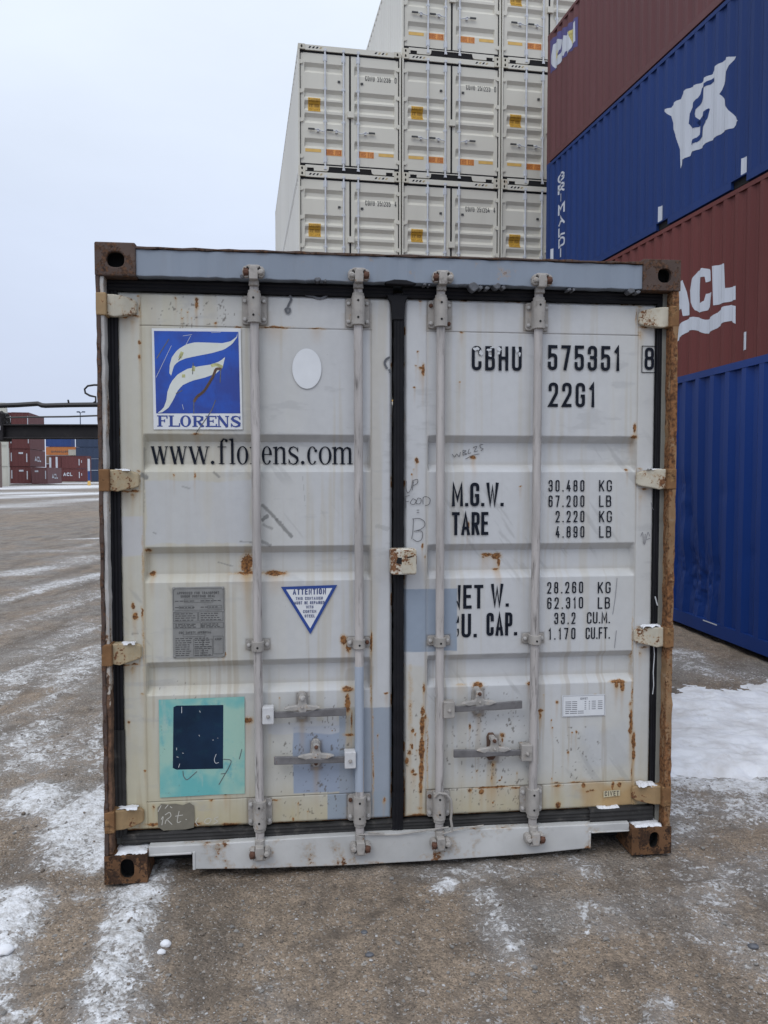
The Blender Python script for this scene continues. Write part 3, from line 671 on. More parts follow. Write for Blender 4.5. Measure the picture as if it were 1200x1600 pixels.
# ------------------------------------------------------------------ shared container pieces
def casting(mb, x0, x1, y0, y1, z0, z1, hx, hz, hw, hh, deep=.07, n=20, pocket=1):
    """corner casting block whose end face (towards -y) has an oval hole"""
    m0 = mb.mi
    inn, out = [], []
    angs = sorted(set([2*math.pi*k/n for k in range(n)]+[math.atan2(z-hz, x-hx)%(2*math.pi) for x in (x0,x1) for z in (z0,z1)]))
    for a in angs:
        ca, sa = math.cos(a), math.sin(a); p = 2.6
        rr = 1/((abs(ca/hw))**p+(abs(sa/hh))**p)**(1/p); inn.append((hx+rr*ca, hz+rr*sa))
        t = min((x1-hx)/ca if ca > 1e-9 else ((x0-hx)/ca if ca < -1e-9 else 1e9), (z1-hz)/sa if sa > 1e-9 else ((z0-hz)/sa if sa < -1e-9 else 1e9))
        out.append((hx+t*ca, hz+t*sa))
    k = len(angs)
    mb.add([(x,y1,z) for x,z in out]+[(x,y0,z) for x,z in out]+[(x,y0,z) for x,z in inn]+[(x,y0+.018,z) for x,z in inn],
           [tuple(range(k))]+[(j*k+i,j*k+(i+1)%k,(j+1)*k+(i+1)%k,(j+1)*k+i) for j in range(3) for i in range(k)])
    mb.mi = pocket
    mb.add([(x,y0+.018,z) for x,z in inn]+[(hx+(x-hx)*1.25,y0+deep,hz+(z-hz)*1.2) for x,z in inn], [(i,(i+1)%k,k+(i+1)%k,k+i) for i in range(k)]+[tuple(range(2*k-1,k-1,-1))])
    mb.mi = m0
    return mb
PITCHC = .278
def corr_breaks(L, y0=.165):
    """fold lines of a corrugated side: list of (y, inset)"""
    out = [(y0, 0.0)]; n = int((L-2*y0-.07)/PITCHC); off = (L-2*y0-n*PITCHC-.072)/2; y = y0+off+.072
    out.append((y, 0.0))
    for k in range(n):
        out += [(y+.068,.036),(y+.138,.036),(y+.206,0.0),(y+.278,0.0)]; y += PITCHC
    out.append((L-y0, 0.0)); return out
def corr_at(br, y):
    ys = [b[0] for b in br]; return float(np.interp(y, ys, [b[1] for b in br]))

# ------------------------------------------------------------------ the worn grey container in front
MO, MRZ = (.0649, 3.3433, 0.0), .1134
grey = empty('shipping_container', MO, MRZ)
tag(grey, 'worn pale grey container in the foreground with closed rusty doors and a blue logo sticker', 'shipping container')
def dp(px, py, yd=.075):
    p = survey(px, py, MO, MRZ, 1, yd); return p[0], p[2]
DF = .075                                       # depth of the door face behind the front of the posts
REC = [(1.848,1.692),(1.380,1.232),(.898,.758)] # the three sunk bands: top, bottom
def sunk(z):
    d = np.zeros_like(z)
    for zt, zb in REC: d = np.maximum(d, .036*np.clip((zt-z)/.030,0,1)*np.clip((z-zb)/.030,0,1))
    return d
SKN = {}
def door_depth(x, z, px0, px1):
    e = np.clip((x-px0)/.012,0,1)*np.clip((px1-x)/.012,0,1)
    return DF + sunk(z)*e
# where the paint is stained, patched, scraped and rusted (pixels of the photograph, half sizes in pixels, strength)
RUSTS = [(307,468,3,4,.8),(307,477,3,7,.8),(275,466,2,3,.7),(293,487,2,2,.7),(285,498,2,2,.7),(337,505,3,3,.8),(283,484,1.5,2,.6),(300,497,1.5,2,.6),(218,535,2,3,.8),(218,558,2.5,5,.8),(430,511,22,2,.8),(495,513,12,1.5,.7),(372,511,6,2,.7),
 (304,742,2,5,.7),(272,742,2,3,.6),(307,678,6,2,.8),(385,882,9,17,1.0),(386,897,22,2.5,.9),(430,897,18,3.5,.95),(237,898,5,4,.9),(230,860,6,3,.8),(208,947,2.5,5,.85),(211,963,4,6,.9),(222,957,2,9,.8),
 (537,1000,5,8,.9),(545,1010,4,10,.9),(580,1005,2.5,20,.8),(543,1078,9,4,1),(543,1098,4,16,.9),(549,1125,2,18,.7),(546,1148,8,3,.85),(388,1125,8,5,.9),(355,1226,8,5,1.0),(349,1022,4,3,.9),(330,1250,4,2,.7),(201,1128,3,3,.7),(227,1205,2,2,.8),
 (466,1255,2,4,.7),(458,1280,2,4,.8),(481,1267,2,2,.7),(430,1250,8,1.5,.7),(604,1083,4,2,.8),(222,1085,3,2,.6),(590,1150,2,4,.6),(352,1241,3,2,.7),(437,1091,2,2,.6),(580,1078,1.5,30,.55),(582,1130,1.5,30,.5),
 (661,578,3,9,.9),(657,575,5,3,.8),(650,571,2,2,.7),(648,606,2,2,.7),(657,470,3,2,.7),(653,550,2,2,.7),(651,720,3,5,.9),(644,741,2,2,.8),(647,733,1.5,1.5,.6),(742,714,5,4,.95),(660,853,2,5,.8),(664,870,2,4,.6),(813,760,3,1.5,.7),(731,820,2.5,5,.8),
 (764,868,10,3,.9),(778,870,8,5,.95),(782,880,3,7,.95),(777,891,6,2,.8),(758,873,4,2,.7),(992,668,3,8,.9),(990,683,6,4,.8),(980,734,2.5,2,.9),(988,1000,1.5,50,.55),(718,597,2,2,.7),(721,519,4,1.5,.7),
 (660,1112,3,8,.9),(660,1135,3.5,18,1),(659,1170,4,24,1),(658,1205,3.5,20,1),(657,1230,3,12,.9),(644,1142,3,4,.8),(649,1148,2,3,.7),(640,1175,4,5,.8),(636,1188,3,6,.9),(645,1205,4,4,.8),(648,1210,5,2,.8),(652,1275,14,4,1),(636,1282,8,5,.9),(656,1262,6,3,.6),(641,1164,1.5,2,.7),(651,1172,1.5,2,.7),(662,1075,2.5,8,.9),
 (746,1071,9,4,1),(742,1080,4,5,.8),(827,1068,5,3,.8),(845,1110,5,3,.95),(844,1118,2,7,.7),(720,1070,10,1.5,.6),(770,1230,28,1.8,.9),(752,1237,4,5,.8),(735,1235,4,4,.7),(806,1231,8,2,.8),(770,1195,3,4,.7),(768,1215,2,14,.55),(734,1135,2,7,.7),(745,1205,2,2,.6),(784,1148,5,5,.75),(808,1208,2,3,.7),(870,1097,3,3,.8),(861,1126,2,2,.7),(900,1144,2,3,.8),(893,1145,1.5,2,.8),(888,1175,2,3,.8),(863,1137,1.5,2,.7),
 (965,1065,11,2.5,1),(963,1071,4,5,.9),(972,1073,4,7,.9),(988,1080,2,30,.6),(986,1122,3,16,1),(985,1140,3,9,.9),(990,1158,3,16,1),(990,1180,3,10,1),(987,1205,1.5,14,.6),(912,1227,4,4,.9),(870,1228,8,2.5,.8),(925,1235,6,3,.7),(918,1237,4,3,.7),(872,1258,4,6,.95),(968,1226,4,5,.9),(958,1228,2,8,.8),(862,1216,2,3,.7),(898,1222,12,1.5,.7),(870,1223,8,1,.7),(850,1085,2,2,.5),(930,1085,3,2,.5)]
for hy in (477,750,1021,1280): RUSTS += [(216,hy-14,3,2,.7),(218,hy+2,1.5,12,.62),(210,hy+17,8,2,.72),(196,hy+18,8,2,.75),(207,hy+24,4,6,.45)]
for hy in (495,748,995,1242): RUSTS += [(1000,hy-16,5,2,.6),(994,hy,1.5,12,.6),(1006,hy+16,8,2,.68),(1000,hy+26,4,8,.45)]
RUSTS += [(x,y,3,6,.62) for x,y in ((197,1270),(240,1262),(570,1260),(600,1250),(665,1120),(840,1250),(985,1100))]+[(x,1288,16,3,.8) for x in (240,300,360,440,500,720,800,900)]+[(641,1100,4,60,.45),(583,1200,1.5,50,.6),(223,870,1.5,40,.55),(224,1000,1.5,50,.5),(668,1170,1.5,60,.6)]
SPECK = [(490,1190,60,100,.30),(765,1185,62,105,.55),(650,1180,16,80,.35),(300,485,70,40,.12),(900,1180,50,60,.12),(490,1265,70,25,.20),(280,1085,40,20,.1)]
DARK = [([(411,790),(432,812),(455,838)],[1.2,4.5,1.5],.75),([(410,812),(418,806)],3,.8),([(412,820),(425,826)],2,.5),([(410,846),(422,852)],2.5,.6),([(375,846),(400,848)],1,.6),([(285,760),(296,763)],1.5,.4),([(334,738),(342,745)],2,.6),([(240,832),(244,834)],1,.6),
        ([(222,742),(228,746)],4,.8),([(205,768),(210,778)],.8,.6),([(473,745),(477,790)],.5,.35),([(225,700),(225,800)],.9,.5),([(441,1192),(455,1185)],1.2,.7),([(340,880),(362,886)],1.1,.55),([(207,990),(215,990)],2,.5),([(900,1155),(925,1200)],14,.10),([(945,1150),(975,1190)],14,.09),([(590,822),(605,826)],4,.25)]
RODX = [-.5925,-.1672,.1800,.6000]
def build_leaf(name, x0, x1, px0, px1, yel_left):
    e = 1e-4
    fx = sorted({x0, x1, px0-.0025, px0-.001, px0, px0+.012, px1-.012, px1, px1+.001, px1+.0025})
    fz = sorted({.185, 2.425, 2.2915, 2.2895, 2.287, .3085, .306, .3035, *[v for t,b_ in REC for v in (t, t-.030, b_+.030, b_)]})
    def grid(fixed, a, b, h):
        g = np.linspace(a, b, int((b-a)/h)+1); g = np.array([v for v in g if min(abs(v-q) for q in fixed) > h*.35]+[q for q in fixed if a-e <= q <= b+e]); return np.unique(g)
    xs, zs = grid(fx, x0, x1, .0036), grid(fz, .185, 2.425, .0036)
    X, Z = np.meshgrid(xs, zs)
    Y = door_depth(X, Z, px0, px1)
    inp = (X > px0)*(X < px1)
    Y += ((np.abs(X-(px0-.00175)) < .001) | (np.abs(X-(px1+.00175)) < .001))*(Z>.2)*(Z<2.40)*.003
    seam = ((np.abs(Z-2.2895) < .0016) | (np.abs(Z-.306) < .0016))*(X > px0-.003)*(X < px1+.003)
    Y += seam*.004
    Y += -.004*inp*(Z < 2.2895)*(Z > .306)*0
    dent = (fbm(X*3.1+9, Z*2.6, 3, 14)-.5)*.006 + (fbm(X*11, Z*9, 3, 3)-.5)*.0016
    Y += dent*sstep(0,.03,np.minimum(np.minimum(X-x0, x1-X), np.minimum(Z-.185, 2.425-Z)))
    Y += .012*sstep(.02, 0, np.minimum(np.minimum(X-x0, x1-X), np.minimum(Z-.185, 2.425-Z)))**3   # rolled edge
    # paint colour
    A = np.array([.540,.549,.566]); C = np.empty(X.shape+(3,)); C[:] = A
    nA = fbm(X*1.7, Z*1.2+4, 4, 41); nS = fbm(X*22, Z*1.1, 4, 17); nF = fbm(X*40, Z*40, 3, 6)
    C *= (1+.10*(nA-.5)+.07*(nS-.5)+.03*(nF-.5))[...,None]
    def mix(mask, col): 
        m_ = np.clip(mask,0,1)[...,None]; C[:] = C*(1-m_)+np.array(col)*m_
    yl = sstep(.85,.1,Z)*.6*(.55+nA) + (sstep(-.15,-1.1,X)*.75*(.5+nS) if yel_left else sstep(.7,1.15,X)*.3*(.6+nS))
    mix(yl*(.85 if yel_left else .62), (.515,.485,.375))
    mix(sstep(.40,.2,Z)*.65*(.5+nS), (.46,.40,.25))
    drip = sstep(.58,.75,fbm(X*24, Z*.8+3, 4, 23))*(.42 if yel_left else .30); mix(drip, (.46,.41,.31))
    dripd = sstep(.66,.76,fbm(X*60, Z*1.3+8, 4, 29))*sstep(1.9,.4,Z)*.4; mix(dripd, (.34,.27,.18))
    scuff = sstep(.60,.72,fbm(X*7+2, Z*26, 5, 37))*sstep(.45,.62,fbm(X*2.3, Z*2.1, 3, 38))*.35; mix(scuff, (.36,.365,.375))
    scuff2 = sstep(.63,.70,fbm(X*30+Z*22, Z*6, 4, 43))*sstep(.5,.65,fbm(X*2+5, Z*2.7, 3, 44))*.28; mix(scuff2, (.24,.24,.24))
    chalkv = sstep(.55,.75,fbm(X*9+4, Z*3, 5, 33))*.18; mix(chalkv, (.55,.56,.58))
    def P(px,py): return dp(px,py,DF)
    def rectmask(x0p,y0p,x1p,y1p,soft=.002,wob=.010):
        a = P(x0p,(y0p+y1p)/2)[0]; b = P(x1p,(y0p+y1p)/2)[0]; c = P((x0p+x1p)/2,y1p)[1]; d = P((x0p+x1p)/2,y0p)[1]
        wv = (fbm(X*14+a*7, Z*14, 3, 51)-.5)*wob*2
        return sstep(-soft,soft,X-a+wv)*sstep(-soft,soft,b-X+wv)*sstep(-soft,soft,Z-c+wv)*sstep(-soft,soft,d-Z+wv)
    if name == 'door' and yel_left:
        mix(rectmask(228,752,392,850,.004,.01)*.65, (.50,.515,.55)); mix(rectmask(188,806,224,868,.003,.008)*.8, (.50,.505,.53))
        blue = (.31,.35,.41)
        mix(rectmask(458,1134,548,1238,.0015,.003), (.31,.36,.455)); mix(rectmask(530,1106,614,1288,.0015,.003), blue); mix(rectmask(540,1106,556,1170)*.8,(.43,.42,.37))
        mix(rectmask(512,1238,614,1290,.0015,.002), (.30,.345,.40))
        mix(rectmask(418,1128,530,1146,.003,.01)*.7, (.52,.53,.555)); mix(rectmask(540,1045,582,1078,.006,.02)*.35,(.30,.28,.25))
        mix(rectmask(320,620,330,1040,.02,.02)*.25,(.52,.47,.36))
    if not yel_left:
        mix(rectmask(631,920,714,1018,.0012,.0035), (.28,.332,.41))
        mix(rectmask(905,1222,1000,1268,.03,.05)*.7, (.45,.30,.14)); mix(rectmask(945,1232,1000,1262,.02,.03)*.5, (.42,.26,.11))
        mix(rectmask(915,1140,985,1200,.03,.04)*.25, (.42,.46,.55))
        mix(rectmask(632,1040,663,1290,.01,.01)*.5, (.53,.50,.42))
        mix(rectmask(760,1190,775,1290,.006,.006)*.45, (.45,.36,.24))
    # upper bands of each sunk strip collect dirt
    for zt, zb in REC: mix(inp*np.exp(-((Z-zb-.034)/.012)**2)*.30*(nS+.3), (.40,.36,.29))
    mix(np.exp(-np.minimum(np.abs(X-px0),np.abs(X-px1))/.004)*.35*(nS*1.5), (.33,.27,.19))
    mix(seam*.55*(nS*1.6), (.16,.12,.09))
    for pts, wd, st in DARK:
        Q = [P(*p) for p in pts]
        if all(q[0] < x0-.05 or q[0] > x1+.05 for q in Q): continue
        wds = wd if isinstance(wd,list) else [wd]*len(Q)
        for i in range(len(Q)-1):
            f = stroke_field(X, Z, Q[i:i+2], (wds[i]+wds[i+1])/2/380)
            mix(sstep(.30,.55,f+(fbm(X*120,Z*120,2,77)-.5)*.7)*st, (.17,.17,.165))
    # dark outline round the bolted-on plates and catches, browner just below
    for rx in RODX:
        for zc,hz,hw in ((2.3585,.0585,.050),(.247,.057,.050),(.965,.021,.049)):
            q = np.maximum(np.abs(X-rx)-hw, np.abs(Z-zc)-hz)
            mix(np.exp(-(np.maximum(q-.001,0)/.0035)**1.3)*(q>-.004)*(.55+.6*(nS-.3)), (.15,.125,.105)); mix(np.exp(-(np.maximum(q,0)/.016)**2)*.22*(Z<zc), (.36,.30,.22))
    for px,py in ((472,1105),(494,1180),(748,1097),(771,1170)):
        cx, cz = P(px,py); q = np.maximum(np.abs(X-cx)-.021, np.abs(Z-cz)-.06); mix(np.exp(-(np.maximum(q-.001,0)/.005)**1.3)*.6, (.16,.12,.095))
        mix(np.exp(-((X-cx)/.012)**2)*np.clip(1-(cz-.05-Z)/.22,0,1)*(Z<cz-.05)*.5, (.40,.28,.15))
    RU = np.zeros_like(X)
    wx, wz = (fbm(X*60,Z*60,3,61)-.5)*.010, (fbm(X*60+9,Z*60+4,3,62)-.5)*.010
    for px,py,rx,ry,wt in RUSTS:
        cx, cz = P(px,py)
        if cx < x0-.05 or cx > x1+.05: continue
        rx, ry = max(rx,1.6)/380, max(ry,1.6)/380
        RU = np.maximum(RU, wt*np.exp(-(((X+wx-cx)/rx)**2+((Z+wz-cz)/ry)**2)*.65))
        L = ry*6+.05; dr = np.exp(-((X+wx*.5-cx)/(rx*.75))**2)*np.clip(1-(cz-Z)/L,0,1)*(Z<cz)
        mix(dr*.5*wt, (.42,.27,.13))
    SP = np.zeros_like(X)
    for px,py,rx,ry,wt in SPECK:
        cx, cz = P(px,py); SP = np.maximum(SP, wt*np.exp(-(((X-cx)/(rx/380))**2+((Z-cz)/(ry/380))**2)**2))
    sp = vnoise(X*75, Z*60, 91)*.55+vnoise(X*28,Z*24,92)*.45
    RU = np.maximum(RU, sstep(.90-.22*SP, .99-.22*SP, sp)*(SP>.02)*.85)
    mix(sstep(.80-.15*SP,.84-.15*SP,vnoise(X*190+5,Z*120,97)*.62+vnoise(X*60,Z*50,98)*.38)*(SP>.05)*.75, (.13,.115,.10))
    edge = np.minimum(np.minimum(X-x0, x1-X), np.minimum(Z-.185, 2.425-Z))
    RU = np.maximum(RU, sstep(.012,.002,edge)*sstep(.5,.8,fbm(X*14,Z*14,4,71)+.25*sstep(.5,.2,Z))*.75)
    nx, nz = len(xs), len(zs); i = np.arange(nx*nz).reshape(nz,nx)
    V = np.stack([X.ravel(),Y.ravel(),Z.ravel()],1); F = np.stack([i[:-1,:-1].ravel(),i[:-1,1:].ravel(),i[1:,1:].ravel(),i[1:,:-1].ravel()],1)
    me = bpy.data.meshes.new(name)
    back = DF+.052; nb = len(V)                 # plain back and rim so that the leaf has a thickness
    rim = np.concatenate([i[0,:], i[1:,-1], i[-1,-2::-1], i[-2:0:-1,0]])
    Vb = V[rim].copy(); Vb[:,1] = back; V = np.concatenate([V, Vb]); m_ = len(rim); k = np.arange(m_)
    Fb = np.stack([rim[(k+1)%m_], rim[k], nb+k, nb+(k+1)%m_],1); F = np.concatenate([F, Fb])
    me.vertices.add(len(V)); me.vertices.foreach_set('co', V.astype(np.float32).ravel())
    me.loops.add(F.size+m_); me.loops.foreach_set('vertex_index', np.concatenate([F.ravel(), (nb+k)[::-1]]).astype(np.int32))
    me.polygons.add(len(F)+1); me.polygons.foreach_set('loop_start', np.concatenate([np.arange(len(F))*4, [F.size]]).astype(np.int32))
    me.update(calc_edges=True)
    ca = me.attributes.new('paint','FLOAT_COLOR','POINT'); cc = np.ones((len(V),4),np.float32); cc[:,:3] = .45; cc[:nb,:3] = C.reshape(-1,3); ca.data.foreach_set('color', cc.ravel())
    ra = me.attributes.new('rust','FLOAT','POINT'); rr = np.zeros(len(V),np.float32); rr[:nb] = RU.ravel(); ra.data.foreach_set('value', rr)
    me.materials.append(M['door'])
    o = bpy.data.objects.new(name, me); COL.objects.link(o); o.parent = grey
    return o
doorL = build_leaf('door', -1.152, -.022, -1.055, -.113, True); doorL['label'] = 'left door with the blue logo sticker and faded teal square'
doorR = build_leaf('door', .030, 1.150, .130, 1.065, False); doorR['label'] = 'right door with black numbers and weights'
def skin(x, z):
    """depth of the painted face at (x, z) on the doors"""
    p0, p1 = (-1.055,-.113) if x < 0 else (.130,1.065)
    return float(door_depth(np.array([x]), np.array([z]), p0, p1)[0]) - .0042
CUTS = [(1,v) for t,b_ in REC for v in (t,t-.030,b_+.030,b_)]+[(0,v) for v in (-1.055,-1.043,-.125,-.113,.130,.142,1.053,1.065)]
def on_door(lift0=0.0): return lambda u,v,l: (u, skin(u,v)-lift0-l, v)
def flat_on_door(y): return lambda u,v,l: (u, y-l, v)
def B(px0, px1, py0, py1, yd=.072):
    """box on the door: x0, x1, z0, z1 from pixels"""
    mx_, my = (px0+px1)/2, (py0+py1)/2
    return dp(px0,my,yd)[0], dp(px1,my,yd)[0], dp(mx_,py1,yd)[1], dp(mx_,py0,yd)[1]

# lettering of the right door
fl = Flat()
for st,a,b_,c,d,sw,gap in [('CBHU',737,815,541,579,.13,.55),('575351',856,969,540,579,.13,.62),('22G1',857,930,598,636,.13,.62),('8',1007,1022,543,578,.135,.5)]:
    fl = Flat(); fl.text(st, *B(a,b_,c,d), sw, gap); fl.build('code_lettering', M['ink'], doorR, on_door(), CUTS)
fl = Flat(); x0,x1,z0,z1 = B(1003,1025,541,582); fl.ribbon([(x0,z0),(x1,z0),(x1,z1),(x0,z1)], .0035, True)
fl.build('digit_frame', M['ink'], doorR, on_door(), CUTS)
for st,a,b_,c,d,sw,gap in [('M.G.W.',706,787,754,791,.135,.32),('TARE',706,763,800,836,.135,.32),('30.480',857,913,750,768,.115,1.0),('KG',936,956,750,768,.115,.6),('67.200',857,913,774,792,.115,1.0),('LB',936,955,774,792,.115,.6),('2.220',868,913,798,816,.115,1.0),('KG',936,956,798,816,.115,.6),('4.890',868,913,822,840,.115,1.0),('LB',936,955,822,840,.115,.6),
    ('W.',767,795,912,948,.135,.4),('CAP.',760,808,957,993,.135,.4),('28.260',855,911,909,927,.115,1.0),('KG',934,954,909,927,.115,.6),('62.310',855,911,933,951,.115,1.0),('LB',934,953,933,951,.115,.6),('33.2',866,899,957,975,.115,1.0),('CU.M.',917,953,956,974,.115,.4),('1.170',857,899,981,999,.115,1.0),('CU.FT.',915,953,980,998,.115,.4)]:
    fl = Flat(); fl.text(st, *B(a,b_,c,d), sw, gap); fl.build('weight_lettering', M['ink'], doorR, on_door(), CUTS)
for st,q in (('NET',(704,755,914,951)),('CU.',(702,745,959,996))):     # half of these was painted over
    fl = Flat(); fl.text(st, *B(*q), .135, .4); clip_flat(fl, lambda v: dp(714,960,.072)[0]+.004*math.sin(v*90)); fl.build('weight_lettering', M['ink'], doorR, on_door(), CUTS)
# scraped places over the letters
def ragged(fl, x, z, rx, rz, seed, lift, n=13):
    rg = random.Random(seed); fl.poly([(x+rx*math.cos(6.283*k/n)*rg.uniform(.45,1.25), z+rz*math.sin(6.283*k/n)*rg.uniform(.45,1.25)) for k in range(n)], lift)
fl = Flat()
for i,(px,py,rx,ry) in enumerate([(745,545,8,4),(751,551,5,6),(764,547,6,3),(780,546,5,5),(779,552,4,4),(808,547,6,6),(812,553,3,5),(766,556,3,2),(770,543,6,2)]):
    x,z = dp(px,py,.071); fl = Flat(); ragged(fl, x, z, rx/385*.8, ry/385*.8, i+3, .0006+i*3e-5); fl.build('paint_chip', M['chip'], doorR, on_door(), CUTS)
def scribble(name, parent, mat, lines, w=.0035, lift=.0004):
    groups = []                                  # strokes that touch or nearly touch make one mark
    for ln in lines:
        hit = [g for g in groups if any(abs(p[0]-q[0])+abs(p[1]-q[1]) < 9 for l2 in g for p in l2 for q in ln)]
        for g in hit: groups.remove(g)
        groups.append(sum(hit, [])+[ln])
    for g in groups:
        fl = Flat()
        for ln in g:
            P = [Vector(dp(*p,.072)) for p in ln]; out = []
            for i in range(len(P)-1):            # soften the hand-drawn line
                a,b_,c,d = P[max(i-1,0)],P[i],P[i+1],P[min(i+2,len(P)-1)]
                for k in range(4):
                    t = k/4; out.append(.5*((2*b_)+(c-a)*t+(2*a-5*b_+4*c-d)*t*t+(3*b_-a-3*c+d)*t**3))
            out.append(P[-1]); fl.ribbon([(p.x,p.y) for p in out], w)
        fl.build(name, mat, parent, on_door(lift), CUTS)
scribble('marker_scribble', doorR, M['pen'], [
 [(635,752),(634,762),(637,770),(642,764),(645,750)],[(646,752),(644,766)],[(645,751),(652,749),(652,755),(645,759)],
 [(633,778),(634,790),(633,794)],[(633,776),(640,774)],[(634,784),(639,783)],[(645,779),(641,786),(647,788),(650,782),(645,779)],[(653,778),(650,786),(656,787),(658,780),(653,778)],[(661,788),(661,778),(666,776),(672,780),(670,788),(664,790)],
 [(646,810),(645,830),(643,842)],[(644,811),(655,810),(663,815),(663,822),(657,827),(647,830)],[(647,830),(659,830),(659,842),(652,846),(645,842)],
 [(651,797),(655,797)],[(651,801),(655,801)],
 [(709,709),(713,714),(716,709),(720,713),(722,706)],[(726,703),(726,711)],[(726,703),(731,704),(727,707),(732,709),(726,711)],[(736,701),(734,708),(739,707)],[(742,699),(748,697),(744,705),(750,704)],[(758,694),(753,695),(754,699),(758,701),(754,704)],[(730,717),(742,711),(752,709)]], .0026)
scribble('pen_mark', doorR, M['label_ink'], [[(1001,838),(1004,832),(1005,850)],[(1008,834),(1007,851),(1012,832),(1015,838)],[(1010,843),(1016,841)],[(964,903),(961,935),(957,960)],[(963,985),(960,1012)],[(1017,785),(1020,795),(1023,798)]], .0022)

# left door: sign with the two wings
def sheet(name, parent, poly_px, mat, lift, yd=.070, cuts=CUTS, thick=0.0015):
    fl = Flat(); fl.poly([dp(*p,yd) for p in poly_px], 0.0); return fl.build(name, mat, parent, on_door(lift), cuts)
sign = sheet('logo_sticker', doorL, [(237,513),(376,513),(379,671),(240,671)], M['sticker_white'], .0005)
fl = Flat(); fl.poly([dp(*p,.07) for p in [(240.5,517),(372.5,518.5),(375.5,646),(244,646)]]); fl.build('blue_field', M['logo_blue'], sign, on_door(.0009), CUTS)
zz = lambda L: [dp(130+a/4, 360+b_/4, .07) for a,b_ in L]
fl = Flat()
up = [(965,640),(958,665),(925,692),(870,705),(800,702),(700,699),(645,712),(590,745),(555,790),(541,840),(538,905),(550,908)]; lo = [(962,668),(930,712),(880,745),(800,768),(720,783),(640,800),(590,822),(565,850),(558,880),(550,908)]
P1 = zz(up); P2 = zz(lo)
def between(fl, a, b_, n=24):
    def rs(P):
        P = [Vector(p) for p in P]; d = [0]
        for q,r_ in zip(P[:-1],P[1:]): d.append(d[-1]+(r_-q).length)
        return [Vector((np.interp(d[-1]*k/n,d,[p.x for p in P]), np.interp(d[-1]*k/n,d,[p.y for p in P]))) for k in range(n+1)]
    A, Bq = rs(a), rs(b_)
    for i in range(n): fl.poly([A[i],Bq[i],Bq[i+1],A[i+1]], 0.0)
between(fl, P1, P2)
between(fl, zz([(886,792),(855,818),(800,838),(720,850),(650,866),(590,900),(548,950),(526,1010),(520,1065),(500,1115),(468,1138)]), zz([(886,796),(872,855),(830,895),(760,920),(680,940),(620,968),(588,1005),(566,1055),(534,1108),(492,1138),(470,1141)]))
fl.build('wing_mark', M['wing'], sign, on_door(.0013), CUTS)
fl = Flat(); zb, zt = dp(310,667,.07)[1], dp(310,649.5,.07)[1]
slab_word(fl, [(c,(dp(a,658,.07)[0],dp(b_,658,.07)[0])) for c,a,b_ in [('F',245,261),('L',262,280.5),('O',281.5,298.5),('R',299.5,319),('E',320,338),('N',339,358),('S',360,377)]], zb, zt)
fl.build('name_lettering', M['letter_blue'], sign, on_door(.0011), CUTS)
scribble('stain', sign, M['stain'], [[(330,572),(338,570),(348,574)],[(281,560),(285,550)],[(302,580),(303,572)],[(287,585),(287,590)]], .013, .0015)
scribble('scratch', sign, M['rust_dark'], [[(346,577),(338,577),(333,588),(325,602),(318,612),(308,620),(303,628)]], .011, .0017)
scribble('scratch', sign, M['scar'], [[(338,577),(333,590),(325,602),(318,612),(305,622)],[(303,625),(303,646)],[(337,625),(330,642),(318,660),(306,677)],[(345,577),(344,598)],[(302,567),(301,585)],[(283,557),(279,563)],[(264,530),(245,560)],[(285,610),(275,615)]], .0034, .0017)
scribble('light_scratch', sign, M['chip'], [[(286,525),(300,523)],[(298,525),(290,540)],[(330,520),(345,519)],[(268,540),(244,590)],[(285,632),(287,640)]], .0016, .0016)
fl = Flat(); s0, s1 = dp(300,725,.106)[1], dp(300,697.5,.106)[1]; asc = dp(300,685.5,.106)[1]-s0
for c,a,b_ in [('w',235.5,262.5),('w',264.5,292),('w',294,327),('.',328,336),('f',340,356),('l',357,369),('o',370,388),('r',390,406),('e',409,425),('n',427,448),('s',450,467),('.',469,477),('c',480,496),('o',498,518),('m',519,551)]:
    serif_glyph(fl, c, dp(a,712,.106)[0], dp(b_,712,.106)[0], s0, s1-s0, asc)
fl.build('web_lettering', M['ink'], doorL, on_door(), CUTS)
fl = Flat(); cx,cz = dp(479.5,576,.07); fl.disc(cx, cz, 23/378, 40, 32.5/388); fl.build('oval_sticker', M['sticker_white'], doorL, on_door(.0005), CUTS)
# approval plate
plate_px = (270,351,917,1027); x0,x1,z0,z1 = B(*plate_px); mb = MB(); mb.prism_xz(rrect(x0,x1,z0,z1,.004), skin(-.8,1.0)-.003, skin(-.8,1.0)+.002); plate = mb.build('approval_plate', M['plate'], doorL, .0008)
fl = Flat(); U = lambda a: x0+(x1-x0)*a; Wv = lambda b_: z1-(z1-z0)*b_
fl.text('APPROVED FOR TRANSPORT', U(.09),U(.90),Wv(.10),Wv(.065),.17,.5); fl.text('UNDER CUSTOMS SEAL', U(.16),U(.82),Wv(.145),Wv(.11),.17,.5); fl.text('CSC SAFETY APPROVAL', U(.12),U(.74),Wv(.655),Wv(.625),.17,.5)
def frame(a,b_,c,d,t=.0011): fl.ribbon([(U(a),Wv(d)),(U(b_),Wv(d)),(U(b_),Wv(c)),(U(a),Wv(c))], t, True)
for q in [(.23,.78,.165,.215),(.02,.98,.02,.325),(.13,.4,.265,.30),(.68,.95,.265,.30),(.02,.48,.35,.48),(.5,.97,.35,.48),(.02,.54,.505,.58),(.57,.98,.505,.58),(.20,.62,.665,.70),(.40,.57,.74,.85),(.59,.76,.74,.85),(.40,.57,.87,.975),(.59,.76,.87,.975),(.78,.97,.70,.95)]: frame(*q)
rg = random.Random(5)
